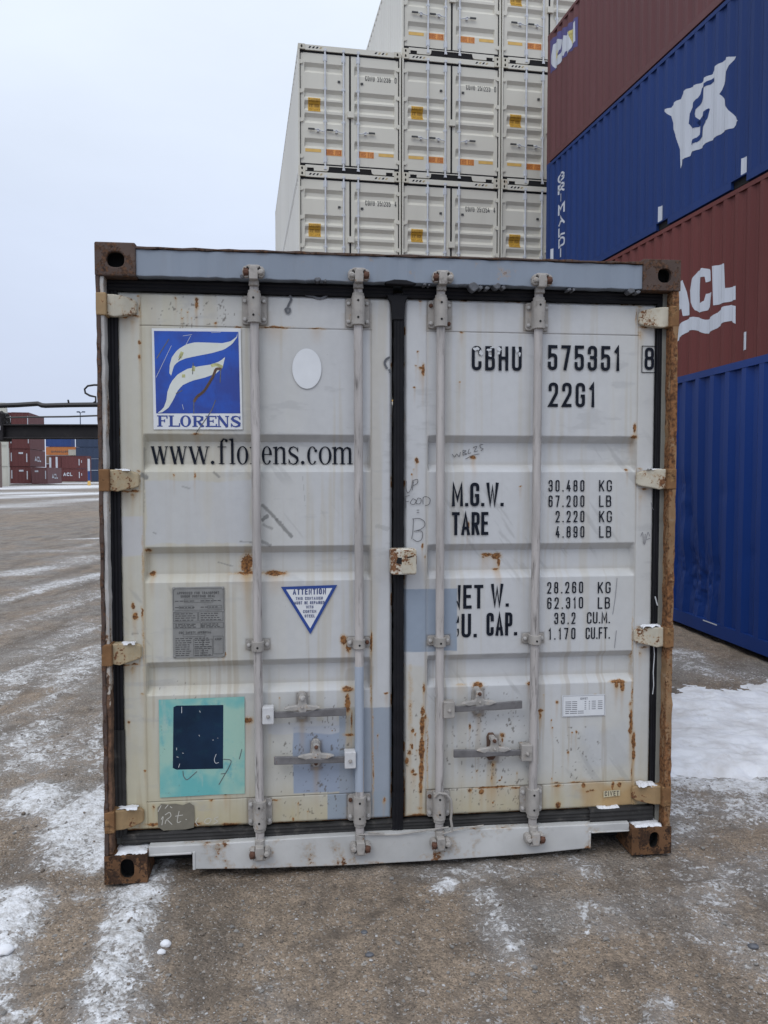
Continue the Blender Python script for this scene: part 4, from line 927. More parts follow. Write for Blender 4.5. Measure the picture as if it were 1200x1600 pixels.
for b_ in (.19,.28,.37,.40,.43,.46,.52,.54,.56,.72,.75,.78,.81,.84,.87,.90,.93,.96):
    for a0,a1 in (((.05,.37) if b_ > .7 else (.05,.45)),((.42,.74) if b_ > .7 else (.54,.93))):
        a = a0
        while a < a1-.05:
            l = rg.uniform(.03,.09); fl.rect(U(a),U(min(a+l,a1)),Wv(b_+.011),Wv(b_), 0.0); a += l+.02
fl.text('ACEP',U(.81),U(.94),Wv(.755),Wv(.725),.2,.5)
fl.build('plate_lettering', M['plate_ink'], plate, flat_on_door(skin(-.8,1.0)-.0036), [])
mb = MB()
for a in (.03,.97):
    for b_ in (.02,.34,.98): mb.lathe_y(U(a),Wv(b_),[(skin(-.8,1.)-.006,.003),(skin(-.8,1.)-.005,.0045),(skin(-.8,1.)-.002,.0045)],8)
mb.build('rivets', M['plate'], plate)
# warning triangle
tri = [(439,917),(527,914),(485,991)]
fl = Flat(); fl.poly([dp(*p,.07) for p in tri]); trio = fl.build('warning_sticker', M['attention_blue'], doorL, on_door(.0005), CUTS)
cxy = (sum(p[0] for p in tri)/3, sum(p[1] for p in tri)/3)
fl = Flat(); fl.poly([dp(cxy[0]+(p[0]-cxy[0])*.82, cxy[1]+(p[1]-cxy[1])*.82, .07) for p in tri]); fl.build('white_field', M['sticker_white'], trio, on_door(.0009), CUTS)
fl = Flat()
for st,a,b_,c,d,sw in [('ATTENTION',457.5,509.5,919.5,929,.2),('THIS CONTAINER',462,504.5,932.5,937.2,.18),('MUST BE REPAIRED',460,507,939.2,944,.18),('WITH',478,489.5,946,950.5,.18),('CORTEN',473.5,494,953,957.5,.18),('STEEL',476,492,960,964.5,.18)]:
    fl.text(st, *B(a,b_,c,d,.07), sw, .5)
fl.build('warning_lettering', M['attention_ink'], trio, on_door(.0013), CUTS)
# faded teal square with a navy square, khaki patch with chalk
teal = sheet('faded_square', doorL, [(248,1093.5),(290,1092),(340,1090),(382,1088.5),(382.5,1160),(382.5,1240),(330,1242),(250,1246.5)], M['teal'], .0005)
fl = Flat(); fl.poly([dp(*p,.07) for p in [(271,1105),(276,1102.5),(349,1101.5),(348.5,1201),(276,1202.5),(270,1200)]]); fl.build('navy_field', M['navy'], teal, on_door(.0010), CUTS)
scribble('chalk_mark', teal, M['chip'], [[(284,1104),(284,1114)],[(338,1178),(335,1186),(337,1192),(342,1191)],[(276,1168),(276,1172)],[(285,1176),(287,1177)],[(276,1182),(279,1183)],[(281,1193),(279,1199)],[(312,1110),(313,1113)],[(311,1148),(312,1150)],[(332,1156),(334,1156)],[(340,1153),(341,1153)]], .0022, .0014)
scribble('pen_mark', teal, M['tar'], [[(286,1204),(287,1212),(292,1218),(300,1212),(308,1205)],[(349,1186),(361,1188),(357,1200),(350,1212),(342,1226)],[(345,1209),(352,1208)],[(378,1170),(374,1186)]], .0032, .0014)
pk = [(246,1262),(252,1256),(262,1257),(274,1256),(286,1258),(296,1254),(303,1259),(304,1275),(303,1293),(290,1296),(270,1297),(255,1298),(247,1292)]
kh = sheet('khaki_patch', doorL, pk, M['khaki'], .0005)
scribble('chalk_writing', kh, M['chalk'], [[(258,1273),(265,1269),(267,1275),(260,1281),(258,1287)],[(252,1280),(255,1276),(253,1289)],[(262,1281),(269,1288)],[(280,1267),(277,1284),(283,1283)],[(274,1275),(286,1273)],[(263,1257),(258,1263)],[(266,1260),(269,1262)],[(290,1280),(292,1280)],[(247,1268),(250,1262),(252,1258)],[(310,1277),(306,1284),(310,1290)],[(325,1278),(321,1281),(320,1285),(326,1286),(330,1280),(325,1278)],[(341,1276),(335,1279),(340,1283),(334,1287)]], .0030, .001)
# small stickers of the right door
st_ = sheet('data_sticker', doorR, [(878,1087),(945,1084.5),(946,1118),(878,1120.5)], M['sticker_white'], .0005)
fl = Flat(); x0,x1,z0,z1 = B(879.5,944.5,1087,1118.5,.07)
fl.ribbon([(x0,z0),(x1,z0),(x1,z1),(x0,z1)], .0014, True); fl.text('CIVET', x0+(x1-x0)*.42, x0+(x1-x0)*.59, z1-.2*(z1-z0), z1-.09*(z1-z0), .2, .6)
for k in range(7):
    zc = z1-(z1-z0)*(.28+.095*k)
    for a,b_ in ([(.06,.2),(.22,.34),(.52,.56),(.62,.65),(.69,.79),(.84,.95)] if k < 5 else [(.06,.15),(.17,.34),(.36,.50)]): fl.rect(x0+(x1-x0)*a, x0+(x1-x0)*b_, zc-.002, zc+.001)
fl.build('sticker_lettering', M['label_ink'], st_, on_door(.0009), CUTS)
tg = sheet('name_tag', doorR, [(943,1236),(969,1234),(969,1243),(943,1246)], M['tag_cream'], .0006)
fl = Flat(); fl.text('CIVET', *B(945,967,1236,1243.5,.07), .16, .6); fl.build('tag_lettering', M['tag_ink'], tg, on_door(.001), CUTS)
# smeared sealant
for d_,mt,lns in ((doorL,'tar',[[(453,461),(455,468),(452,474),(449,481),(446,484),(449,489),(453,486),(452,481)],[(477,461),(488,463),(496,466),(503,466),(512,461)],[(609,558),(603,562),(601,568),(605,576)],[(608,577),(610,582)]]),):
    scribble('sealant_smear', d_, M['tar'], lns, .009, .0006)

# ---- frame: posts, castings, header, sill
def casting_main(x0, x1, z0, z1, hx, hz, hw, hh, mat, depth=.178):
    mb = MB(); casting(mb, x0, x1, 0.0, depth, z0, z1, hx, hz, hw, hh); return mb.build('corner_casting', [M[mat], M['dark']], grey, .013, segs=3)
c = casting_main(-1.219,-1.060,2.468,2.602,-1.138,2.534,.034,.030,'rust_grey'); c['label'] = 'brown casting, upper left'
casting_main(1.050,1.219,2.470,2.601,1.146,2.533,.030,.030,'rust_grey')
casting_main(-1.219,-1.047,0.0,.118,-1.128,.060,.029,.043,'rust')
casting_main(1.036,1.219,0.0,.120,1.140,.062,.023,.038,'rust')
for sx in (-1,1):
    for z0 in (0,2.473):
        mb = MB(); mb.box(*(sorted((sx*1.219,sx*1.06))), 5.88, 6.058, z0, z0+.118); mb.build('corner_casting', M['rust_grey'], grey, .006)
def wavy_box(mb, x0, x1, y0, y1, z0, z1, amp=.002, n=40, seed=0, axis='z'):
    """long member whose edges wander by a few millimetres, as dented steel does"""
    rg = random.Random(seed); rings = []; L = (z1-z0) if axis == 'z' else (x1-x0)
    for k in range(n+1):
        t = k/n; a = [rg.uniform(-amp,amp) for _ in range(4)]
        if axis == 'z': z = z0+(z1-z0)*t; rings.append([(x0+a[0],y0+a[1],z),(x1+a[2],y0+a[1],z),(x1+a[2],y1,z),(x0+a[0],y1,z)])
        else: x = x0+(x1-x0)*t; rings.append([(x,y0+a[1],z0+a[0]),(x,y1,z0+a[0]),(x,y1,z1+a[2]),(x,y0+a[1],z1+a[2])])
    vs = [p for r_ in rings for p in r_]
    mb.add(vs, [(4*i+k,4*i+(k+1)%4,4*i+4+(k+1)%4,4*i+4+k) for i in range(n) for k in range(4)]+[(3,2,1,0),(4*n,4*n+1,4*n+2,4*n+3)])
for sx, mt in ((-1,'post_left'),(1,'post_right')):
    mb = MB(); xa, xb = sorted((sx*1.2155, sx*1.186)); wavy_box(mb, xa, xb, .004, .12, .119, 2.472, .0025, 60, 4+sx)
    if sx < 0: mb.v = [(x+.014 if x < -1.2 else x, y+.006, z) for x,y,z in mb.v]
    p = mb.build('corner_post', M[mt], grey, .004)
    if sx < 0: mb = MB(); wavy_box(mb, -1.2165, -1.2005, .003, .12, .119, 2.472, .0022, 70, 31); mb.build('post_edge', M['rust_grey'], p, .004)
    p['label'] = 'whitish worn post with rust along its edge' if sx < 0 else 'orange-brown rusted post'
    mb = MB(); xa, xb = sorted((sx*1.198, sx*(1.160 if sx < 0 else 1.168))); mb.box(xa, xb, .10 if sx < 0 else .058, .16, .12, 2.47); mb.build('post_reveal', M['post_inner'], p, .002)
mb = MB(); wavy_box(mb, -1.0615, 1.0535, .012, .15, 2.475, 2.5795, .0022, 60, 9, 'x'); hd = mb.build('header', M['header'], grey, .003)
mb = MB(); wavy_box(mb, -1.0610, 1.0530, .004, .155, 2.580, 2.589, .0022, 46, 12, 'x'); mb.build('header_lip', M['rust_grey'], hd, .002)
# sill with the two fork cut-outs
mb = MB(); mb.prism_xz([(-1.046,.138),(-1.046,.101),(-.873,.104),(-.866,.099),(-.862,.032),(-.6,.020),(-.2,.012),(.2,.012),(.6,.018),(.85,.030),(.857,.094),(.868,.100),(1.035,.101),(1.035,.136),(.7,.137),(.4,.141),(.1,.138),(-.15,.143),(-.4,.142),(-.75,.137)], .026, .10)
sl = mb.build('sill', M['sill'], grey, .004)
mb = MB()
for xa,xb in ((-.867,-.855),(.846,.858)): mb.box(xa,xb,.022,.30,.030,.108)
mb.box(-1.046,-.87,.023,.3,.097,.106); mb.box(.86,1.035,.023,.3,.097,.104); mb.build('fork_pocket', M['sill'], sl, .003)
mb = MB(); mb.box(-1.10,1.10,.16,.20,.02,.17); mb.build('cross_member', M['dark'], grey)
# the walls, roof and floor behind
br = corr_breaks(6.058)
for sx in (-1,1):
    mb = MB()
    for (ya,da),(yb,db) in zip(br[:-1],br[1:]):
        mb.add([(sx*(1.213-da),ya,.16),(sx*(1.213-db),yb,.16),(sx*(1.213-db),yb,2.53),(sx*(1.213-da),ya,2.53)],[(0,1,2,3)])
    mb.build('side_wall', M['white_shell'], grey, fix=False)
mb = MB(); mb.box(-1.20,1.20,.16,5.95,2.55,2.575); mb.build('roof', M['white_shell'], grey)
mb = MB(); mb.box(-1.19,1.19,6.0,6.04,.12,2.5); mb.build('end_wall', M['white_shell'], grey)
mb = MB(); mb.box(-1.18,1.18,.165,6.0,.13,.16); mb.build('floor', M['dark'], grey)
mb = MB()
for sx in (-1,1):
    for z0,z1 in ((.03,.16),(2.53,2.59)): mb.box(*sorted((sx*1.218,sx*1.15)),.18,5.88,z0,z1)
    mb.box(*sorted((sx*1.215,sx*1.12)),5.93,6.05,.118,2.473)
mb.build('side_rail', M['white_shell'], grey)

# ---- rubber gaskets
def strip(name, mat, parent, pts, w, depth0, depth1, seed=0, amp=.0025):
    """rubber lip running along pts (x, z); ridged and slightly wavy"""
    rg = random.Random(seed); mb = MB()
    P = [Vector(p) for p in pts]; out = []
    for a,b_ in zip(P[:-1],P[1:]):
        n = max(2,int((b_-a).length/.03)); out += [a.lerp(b_,k/n) for k in range(n)]
    out.append(P[-1]); rings = []
    for i,p in enumerate(out):
        t = (out[min(i+1,len(out)-1)]-out[max(i-1,0)]).normalized(); nn = Vector((-t.y,t.x)); h = w/2
        e1, e2 = rg.uniform(-amp,amp), rg.uniform(-amp,amp); prof = [(-h+e1,depth1),(-h+e1,depth0+.004),(-h*.6,depth0),(-h*.3,depth0+.003),(0,depth0+.0005),(h*.35,depth0+.003),(h*.65,depth0),(h+e2,depth0+.004),(h+e2,depth1)]
        rings.append([((p+nn*o).x, d, (p+nn*o).y) for o,d in prof])
    m_ = 9; mb.add([q for r_ in rings for q in r_],[(i*m_+k,i*m_+k+1,(i+1)*m_+k+1,(i+1)*m_+k) for i in range(len(rings)-1) for k in range(m_-1)])
    return mb.build(name, mat, parent)
strip('gasket', M['rubber'], doorL, [(-1.170,.62),(-1.170,2.452)], .044, .066, .10, 1, .0015)
strip('gasket', M['rubber_dusty'], doorL, [(-1.166,.165),(-1.168,.44),(-1.170,.62)], .050, .062, .10, 2, .002)
strip('gasket', M['rubber'], doorL, [(-1.185,2.449),(-.02,2.449)], .046, .060, .10, 3, .0015)
strip('gasket', M['rubber_dusty'], doorL, [(-1.16,.158),(-.02,.158)], .046, .060, .10, 4, .004)
strip('gasket', M['rubber'], doorR, [(1.158,.20),(1.159,2.452)], .024, .060, .10, 5, .0015)
strip('gasket', M['rubber'], doorR, [(.02,2.449),(1.185,2.449)], .046, .060, .10, 6, .0015)
strip('gasket', M['rubber_dusty'], doorR, [(.0,.158),(.9,.160)], .044, .060, .10, 7, .004)
strip('gasket', M['rubber_dusty'], doorR, [(.86,.162),(1.155,.166)], .062, .046, .10, 8, .003)
strip('gasket', M['rubber'], doorR, [(.004,.30),(.005,2.44)], .042, .054, .10, 9, .0018)
strip('gasket', M['rubber'], doorR, [(.000,.145),(.004,.31)], .047, .052, .10, 10, .002)
mb = MB(); mb.prism_xz([(-.055,2.468),(.055,2.466),(.075,2.474),(.03,2.487),(-.02,2.488),(-.06,2.478)], .008, .05); mb.prism_xz([(-.05,2.435),(.045,2.435),(.03,2.40),(.026,2.33),(-.022,2.33),(-.03,2.40)], .05, .08); mb.build('gasket_flap', M['rubber'], doorR, .004)
rg = random.Random(8)                           # torn lumps of old sealant above the gasket
mb = MB()
for px,py,r_ in ((497,436,6),(508,438,3),(738,447,9),(750,449,4),(775,447,7),(786,449,4),(760,450,4),(888,452,4),(895,452,3),(985,454,6),(995,456,4),(663,444,3),(670,445,2),(380,432,5)):
    x,z = dp(px,py,.02); n = 9; mb = MB(); mb.prism_xz([(x+r_/380*math.cos(6.283*k/n)*rg.uniform(.6,1.3), z-.004+r_/380*.8*math.sin(6.283*k/n)*rg.uniform(.5,1.2)) for k in range(n)], .004, .05); mb.build('sealant_lump', M['tar'], hd, .003)
mb = MB()                                       # loose peel of old paint and rubber along the sill
for pts in ([(560,1301),(620,1302),(665,1296)],[(690,1300),(720,1292),(755,1288)],[(575,1298),(600,1300)],[(640,1298),(700,1290)]):
    mb.tube([(*[dp(*p,.03)[0]],.012+.004*i,dp(*p,.03)[1]) for i,p in enumerate(pts)], .0045, 6, True, .6)
mb.build('peeling_seal', M['hardware'], sl)

# ---- lock rods with brackets, cams, handles
RODX = [-.5925,-.1672,.1800,.6000]
ROD_Y = .040
def half_sleeve(mb, x, z0, z1, r):
    n = 9; P = [(x+r*math.cos(math.pi*k/n), ROD_Y-.006-r*.95*math.sin(math.pi*k/n)) for k in range(n+1)]; P = [(x+r,DF-.006)]+P+[(x-r,DF-.006)]
    m_ = len(P); mb.add([(a,b_,z0) for a,b_ in P]+[(a,b_,z1) for a,b_ in P],[(k,k+1,m_+k+1,m_+k) for k in range(m_-1)]+[tuple(range(m_)),tuple(range(2*m_-1,m_-1,-1))])
def bolt(x, z, y, r=.0105, mat='bolt_grey', parent=None, hexa=False):
    mb = MB(); n = 6 if hexa else 12
    mb.lathe_y(x, z, [(y-.011,r*.55),(y-.0095,r*.85),(y-.004,r),(y,r*1.05)], n, random.random()); return mb.build('bolt', M[mat], parent, smooth=not hexa)
RUSTY_BOLTS = {('top',2,0,1),('top',2,1,0),('bot',1,0,1),('bot',2,0,1)}
for ri, rx in enumerate(RODX):
    door = doorL if ri < 2 else doorR
    mb = MB(); tilt = (-.004,-.002,.0,.004)[ri]
    zt, zb = 2.47, .13
    mb.lathe_z(0, 0, [(zb,.0185)]+[(zb+(zt-zb)*k/24,.0185+random.uniform(-.0003,.0003)) for k in range(1,24)]+[(zt,.0185)], 18)
    mb.v = [(x+rx+tilt*(z-1.3)/1.2, y+ROD_Y, z) for x,y,z in mb.v]
    rod = mb.build('lock_rod', M['rod'], door, smooth=True)
    if ri == 1:
        mb = MB(); mb.lathe_z(rx+.0006, ROD_Y, [(.33,.0192),(.868,.0192)], 18); mb.build('lock_rod', M['rod_blue'], door, smooth=True)['label'] = 'blue-grey repainted lower length of the rod'
    for where, z0, z1 in (('top',2.300,2.425),('bot',.190,.312)):
        xo = rx+tilt*(1 if where=='top' else -1)
        mb = MB(); mb.prism_xz(rrect(xo-.050,xo+.050,z0,z1-.008,.012), DF-.011, DF-.001)
        half_sleeve(mb, xo, z0+.002, z1-.004, .027)
        mb.lathe_z(xo, ROD_Y, [(z1-.004,.0245),(z1+.008,.0245),(z1+.010,.021)] if where=='top' else [(z0-.016,.021),(z0-.012,.0245),(z0+.003,.0245)], 18)
        br_ = mb.build('rod_bracket', M['hardware'], door, .0015)
        for i,sx in enumerate((-1,1)):
            for j,zz_ in enumerate((z0+.020,z1-.030)):
                bolt(xo+sx*.0385, zz_, DF-.011, .0085, 'bolt_rust' if (where,ri,i,j) in RUSTY_BOLTS or (where,ri,i,j)==('top',2,0,1) else 'bolt_grey', door)
        mb = MB()
        for zz_ in (z0+.030,z1-.026): mb.lathe_y(xo-.002, zz_, [(ROD_Y-.0330,.0048),(ROD_Y-.030,.0048)], 10)
        mb.build('bracket_hole', M['dark'], door)
    # middle clamp
    zc = .965; mb = MB(); mb.prism_xz(rrect(rx-.049,rx+.049,zc-.021,zc+.021,.010), DF-.010, DF-.001); half_sleeve(mb, rx, zc-.020, zc+.020, .0255); mb.build('rod_clamp', M['hardware'] , door, .002)
    for sx in (-1,1): bolt(rx+sx*.037, zc, DF-.010, .0085, 'bolt_rust' if (ri,sx)==(1,1) else 'bolt_grey', door)
    mb = MB(); mb.lathe_y(rx, zc-.003, [(ROD_Y-.0315,.0045),(ROD_Y-.028,.0045)], 10); mb.build('bracket_hole', M['dark'], door)
    # cams and keepers at both ends
    for zc, up in ((2.497,1),(.098,-1)):
        xo = rx+tilt*up; par = hd if up > 0 else sl; yk = .012 if up > 0 else .026
        mb = MB()
        mb.lathe_z(xo, ROD_Y-.012, [(zc-up*.048,.0215),(zc-up*.026,.0205),(zc-up*.020,.017)][::up], 14)
        mb.prism_xz([(xo-.017,zc-up*.030),(xo+.017,zc-up*.030),(xo+.020,zc),(xo+.012,zc+up*.024),(xo-.012,zc+up*.024),(xo-.020,zc)], -.018, yk+.014)
        mb.prism_xz([(xo-.012,zc+up*.010),(xo+.012,zc+up*.010),(xo+.030,zc+up*.026),(xo+.018,zc+up*.030),(xo-.018,zc+up*.030),(xo-.030,zc+up*.026)], -.010, yk+.006)
        mb.build('cam', M['hardware'], door, .004, segs=3)
        for s_i, sx in enumerate((-1,1)):
            mb = MB(); q = [(.020,-.020),(.034,-.022),(.044,-.012),(.045,.010),(.037,.022),(.024,.024),(.030,.010),(.030,-.006),(.020,-.010)]
            mb.prism_xz([(xo+sx*a, zc+up*b_) for a,b_ in q], -.012, yk+.004); mb.build('keeper', M['hardware'], par, .003)
            rust_here = (s_i == (0,1,0,1)[ri]) if up > 0 else (s_i == (0,1,0,1)[ri])
            mb = MB(); bx = xo+sx*.030; mb.lathe_y(bx, zc-up*.002, [(-.026,.0075),(-.020,.0125),(-.010,.0135),(yk+.003,.0145)], 7, random.random()*3)
            if rust_here: mb.prism_xz([(bx-.010,zc-.018),(bx+.010,zc-.016),(bx+.012,zc+.012),(bx-.009,zc+.017)], -.014, yk)
            mb.build('bolt', M['bolt_rust' if rust_here else 'hardware'], par, .002)
def lever(hubpx, endpx, catchpx, hubmat, door, catchmat='steel', barmat='handle', flip=False, seed=0):
    hx,hz = dp(*hubpx,.03); ex,ez = dp(*endpx,.02); cx,cz = dp(*catchpx,.02); s = 1 if ex > hx else -1
    mb = MB(); mb.prism_xz(rrect(hx-.024,hx+.024,hz-.036,hz+.036,.005), .012, .060); mb.prism_xz(rrect(hx-s*.045-.012,hx-s*.045+.012,hz-.06,hz+.055,.006), .030, .052)
    hb = mb.build('handle_hub', M[hubmat], door, .004)
    bolt(hx, hz-.002, .012, .0075, 'hardware', hb)
    # bar: deep near the hub, dipping through the catch, then flat grip
    mb = MB(); N = 26; st = []
    for k in range(N+1):
        t = k/N; x = hx+s*.020+(ex-hx-s*.020)*t; u = (x-cx)/.06
        z = hz-.002+(ez-hz+.002)*t + .004*math.exp(-u*u)
        y = .034-.022*math.exp(-u*u*.9) - .010*t
        hh = .013+.004*sstep(0,1,t)-.005*math.exp(-u*u*2.0); th = .0065
        st.append((x,y,z,hh,th))
    vs = []
    for x,y,z,h,th in st: vs += [(x,y-th,z-h),(x,y+th,z-h),(x,y+th,z+h),(x,y-th,z+h)]
    mb.add(vs,[(4*i+k,4*i+(k+1)%4,4*i+4+(k+1)%4,4*i+4+k) for i in range(N) for k in range(4)]+[(3,2,1,0),(4*N,4*N+1,4*N+2,4*N+3)])
    mb.build('handle', M[barmat], door, .003)
    mb = MB(); off = .004*s*(-1 if flip else 1)
    mb.prism_xz([(cx-.022+off,cz-.020),(cx-.020,cz-.052),(cx-.010,cz-.064),(cx+.010,cz-.064),(cx+.020,cz-.052),(cx+.022+off,cz-.018),(cx+.019,cz+.040),(cx+.010,cz+.056),(cx-.010,cz+.056),(cx-.019,cz+.040)], .058, DF-.002)
    ct = mb.build('handle_catch', M['rust_dark' if catchmat=='rusty' else 'hardware'], door, .003)
    mb = MB(); mb.prism_xz([(cx-.013,cz+.050),(cx+.013,cz+.050),(cx+.018,cz+.018),(cx+.026,cz+.006),(cx+.016,cz-.020),(cx-.012,cz-.020),(cx-.024,cz+.004),(cx-.016,cz+.020)], .004, .020)
    mb.box(cx-.012,cx+.012,.018,.060,cz+.030,cz+.050)
    mb.build('catch_flap', M['steel' if catchmat!='rusty' else 'hardware'], ct, .005, segs=3)
    mb = MB()                                    # pressed wings of the bar left and right of the flap
    for sg in (-1,1): mb.prism_xz([(cx+sg*.018,cz+.012),(cx+sg*.060,cz+.006),(cx+sg*.078,cz-.002),(cx+sg*.045,cz-.014),(cx+sg*.014,cz-.010)], .006, .024)
    mb.build('bar_wing', M['steel'], ct, .004)
    bolt(cx, cz+.040, .004, .008, 'bolt_rust' if seed in (1,2,3) else 'bolt_grey', ct); bolt(cx, cz-.048, .058, .0085, 'bolt_rust' if seed in (1,3) else 'bolt_grey', ct); bolt(cx+.001, cz+.004, .004, .006, 'hardware', ct, True)
lever((419,1117),(541,1112),(472,1105),'hub',doorL,'steel','handle',False,0)
lever((547,1186),(428,1189),(494,1180),'hub',doorL,'steel','handle',False,1)
lever((701,1108),(816,1101),(748,1097),'hardware',doorR,'plain','handle',True,2)
lever((822,1175),(709,1178),(771,1170),'hardware',doorR,'rusty','handle',True,3)
# ---- hinges
for sx, px, rows in ((-1,215,(2.360,1.659,.949,.257)),(1,988,(2.363,1.663,.966,.255))):
    for hi, z in enumerate(rows):
        d_ = doorL if sx < 0 else doorR; tip = sx*(1.068 if sx < 0 else 1.06); h = .042
        mt = ('hinge_white','hinge','hinge','hinge_tan')[hi] if sx < 0 else ('hinge_white','hinge_white','hinge_white','hinge_tan')[hi]
        mb = MB()                                # blade: thick at the pin, thinning over the door
        xs_ = [sx*1.178, sx*1.150, sx*1.118, tip+sx*.022, tip+sx*.006, tip]; fy = [.020,.022,.034,.050,.056,.062]; hh = [h,h,h*.94,h*.80,h*.66,h*.45]
        vs = []
        for x,y,q in zip(xs_,fy,hh): vs += [(x,y,z-q-(.006 if hi != 3 else 0)*(x==xs_[1])),(x,DF-.002,z-q),(x,DF-.002,z+q),(x,y,z+q)]
        mb.add(vs,[(4*i+k,4*i+(k+1)%4,4*i+4+(k+1)%4,4*i+4+k) for i in range(5) for k in range(4)]+[(3,2,1,0),(20,21,22,23)])
        mb.build('hinge_blade', M[mt], d_, .006, segs=3)
        mb = MB(); xa,xb = sorted((sx*1.2165, sx*1.176)); mb.prism_xz(rrect(xa,xb,z-.046,z+.044,.005), .0005, .10); mb.build('hinge_lug', M['rust_lug' if sx > 0 or hi in (1,2,3) else 'hinge_tan'], d_, .005)
# ---- lock box across the two doors
x0,x1,z0,z1 = B(610,650,857,897,.02)
mb = MB(); mb.prism_xz(rrect(x0,x1,z0,z1,.010), -.004, .058); lb = mb.build('lock_box', M['lockbox'], doorR, .005, segs=3)
mb = MB(); mb.prism_xz(rrect(x0+.045,x1-.003,z0+.004,z1-.004,.008), -.0085, -.003); mb.build('lock_cover', M['hinge_white'], lb, .003)
x,z = dp(624,876,.0); mb = MB(); mb.prism_xz([(x-.014,z-.010),(x+.010,z-.016),(x+.015,z+.004),(x+.012,z+.012),(x-.008,z+.014)], -.0052, .0); mb.build('key_hole', M['dark'], lb)
mb = MB(); xx,zz_ = dp(641,870,0); mb.prism_xz([(xx-.015,zz_-.006),(xx+.015,zz_+.002),(xx+.014,zz_+.008),(xx-.015,zz_)], -.0098, -.008); mb.build('rust_streak', M['rust'], lb)
# ---- twisted wire hanging from the third lower bracket
mb = MB(); wx = .185
mb.tube([(wx-.030,.010,.300),(wx-.015,.006,.318),(wx+.020,.004,.312),(wx+.040,.006,.285),(wx+.044,.008,.24),(wx+.040,.010,.20),(wx+.046,.012,.165),(wx+.046,.014,.14)], .0055, 8)
mb.build('wire_loop', M['hardware'], doorR, smooth=True)
mb = MB(); mb.tube([(1.150,.060,.93),(1.155,.060,.88),(1.150,.058,.80),(1.154,.060,.74),(1.150,.062,.70)], .0022, 6); mb.build('loose_thread', M['chip'], doorR); mb = MB(); mb.tube([(1.152,.056,1.14),(1.164,.056,1.10)], .003, 6); mb.build('loose_thread', M['chip'], doorR)

# ---- caps of snow lying on the ledges (each its own thing)
def snow_patch(label, x0, x1, y0, y1, z, h, seed):
    nx, ny = 40, 24; X, Y = np.meshgrid(np.linspace(x0,x1,nx), np.linspace(y0,y1,ny))
    u = (X-x0)/(x1-x0); v = (Y-y0)/(y1-y0)
    rag = (fbm(X*45+seed*3.1,Y*45,3,seed+40)-.5)*.040
    e = np.clip((np.minimum(np.minimum(u,1-u)*(x1-x0), np.minimum(v,1-v)*(y1-y0)*1.2)+rag)/.014,0,1)**.6
    Zt = z-.003+h*e*(.55+.9*(fbm(X*18+seed,Y*18,3,seed)-.2)); i = np.arange(nx*ny).reshape(ny,nx)
    V = np.stack([X.ravel(),Y.ravel(),Zt.ravel()],1).tolist()
    me = bpy.data.meshes.new('snow_patch'); me.from_pydata(V,[],np.stack([i[:-1,:-1].ravel(),i[:-1,1:].ravel(),i[1:,1:].ravel(),i[1:,:-1].ravel()],1).tolist())
    me.polygons.foreach_set('use_smooth',[True]*len(me.polygons)); me.materials.append(M['snow'])
    o = bpy.data.objects.new('snow_patch', me); COL.objects.link(o); c_,s_ = math.cos(MRZ),math.sin(MRZ)
    o.location = MO; o.rotation_euler = (0,0,MRZ); tag(o, label, 'snow patch')
snow_patch('thin snow on the lower left corner casting of the grey container', -1.180,-1.05,.004,.10,.1185,.012,3)
snow_patch('snow on the lower right corner casting of the grey container', 1.050,1.180,.006,.10,.1205,.014,7)
snow_patch('thin snow on the bottom left hinge of the grey container', -1.172,-1.09,.024,.07,.299,.010,5)
snow_patch('snow line on the left hinge just above the teal square', -1.160,-1.09,.026,.07,.987,.012,8)
snow_patch('thin snow on the left hinge beside the web address', -1.160,-1.10,.028,.07,1.699,.009,9)
snow_patch('thin snow on the right hinge beside the gross weight', 1.095,1.172,.028,.07,1.703,.010,2)
snow_patch('rounded snow on the right hinge beside the cubic capacity', 1.085,1.172,.026,.07,1.005,.017,4)
snow_patch('rounded snow on the bottom right hinge of the grey container', 1.080,1.170,.024,.07,.295,.018,6)
snow_patch('strip of snow on the thick rubber pad above the lower right casting', .90,1.00,.050,.08,.196,.010,11)

# ------------------------------------------------------------------ the stack of cream containers
HC, L40 = 2.896, 12.192
WDF = .055
WREC = [(2.505,2.275),(1.915,1.685),(1.645,1.415),(1.355,1.125),(.780,.550)]
def w_sunk(z):
    return max(.062*min(max((zt-z)/.075,0),1)*min(max((z-zb)/.075,0),1) for zt,zb in WREC)
WP = {-1:(-1.075,-.165), 1:(.105,1.075)}
def w_skin(x, z):
    a,b_ = WP[-1 if x < 0 else 1]; e = min(max((x-a)/.012,0),1)*min(max((b_-x)/.012,0),1)
    return WDF + w_sunk(z)*e
WCUTS = [(1,v) for t,b_ in WREC for v in (t,t-.075,b_+.075,b_)]
def casts(parent, mat, L, H, front=True):
    for sx in (-1,1):
        for z0 in (0, H-.118):
            mb = MB(); xa,xb = sorted((sx*1.219, sx*1.057)); casting(mb, xa, xb, 0, .178, z0, z0+.118, sx*1.135, z0+.06, .022, .034, n=12); mb.build('corner_casting', [mat, M['dark']], parent)
            mb = MB(); mb.box(xa, xb, L-.178, L, z0, z0+.118); mb.build('corner_casting', mat, parent)
def corr_side(parent, mat, L, H, sx, zb=.16, zt=.075):
    br = corr_breaks(L); mb = MB()
    b0 = None; vs = []
    for y,d in br: vs += [(sx*(1.213-d),y,zb),(sx*(1.213-d),y,H-zt)]
    mb.add(vs, [(2*i,2*i+2,2*i+3,2*i+1) for i in range(len(br)-1)]); return mb.build('side_wall', mat, parent, fix=False), br
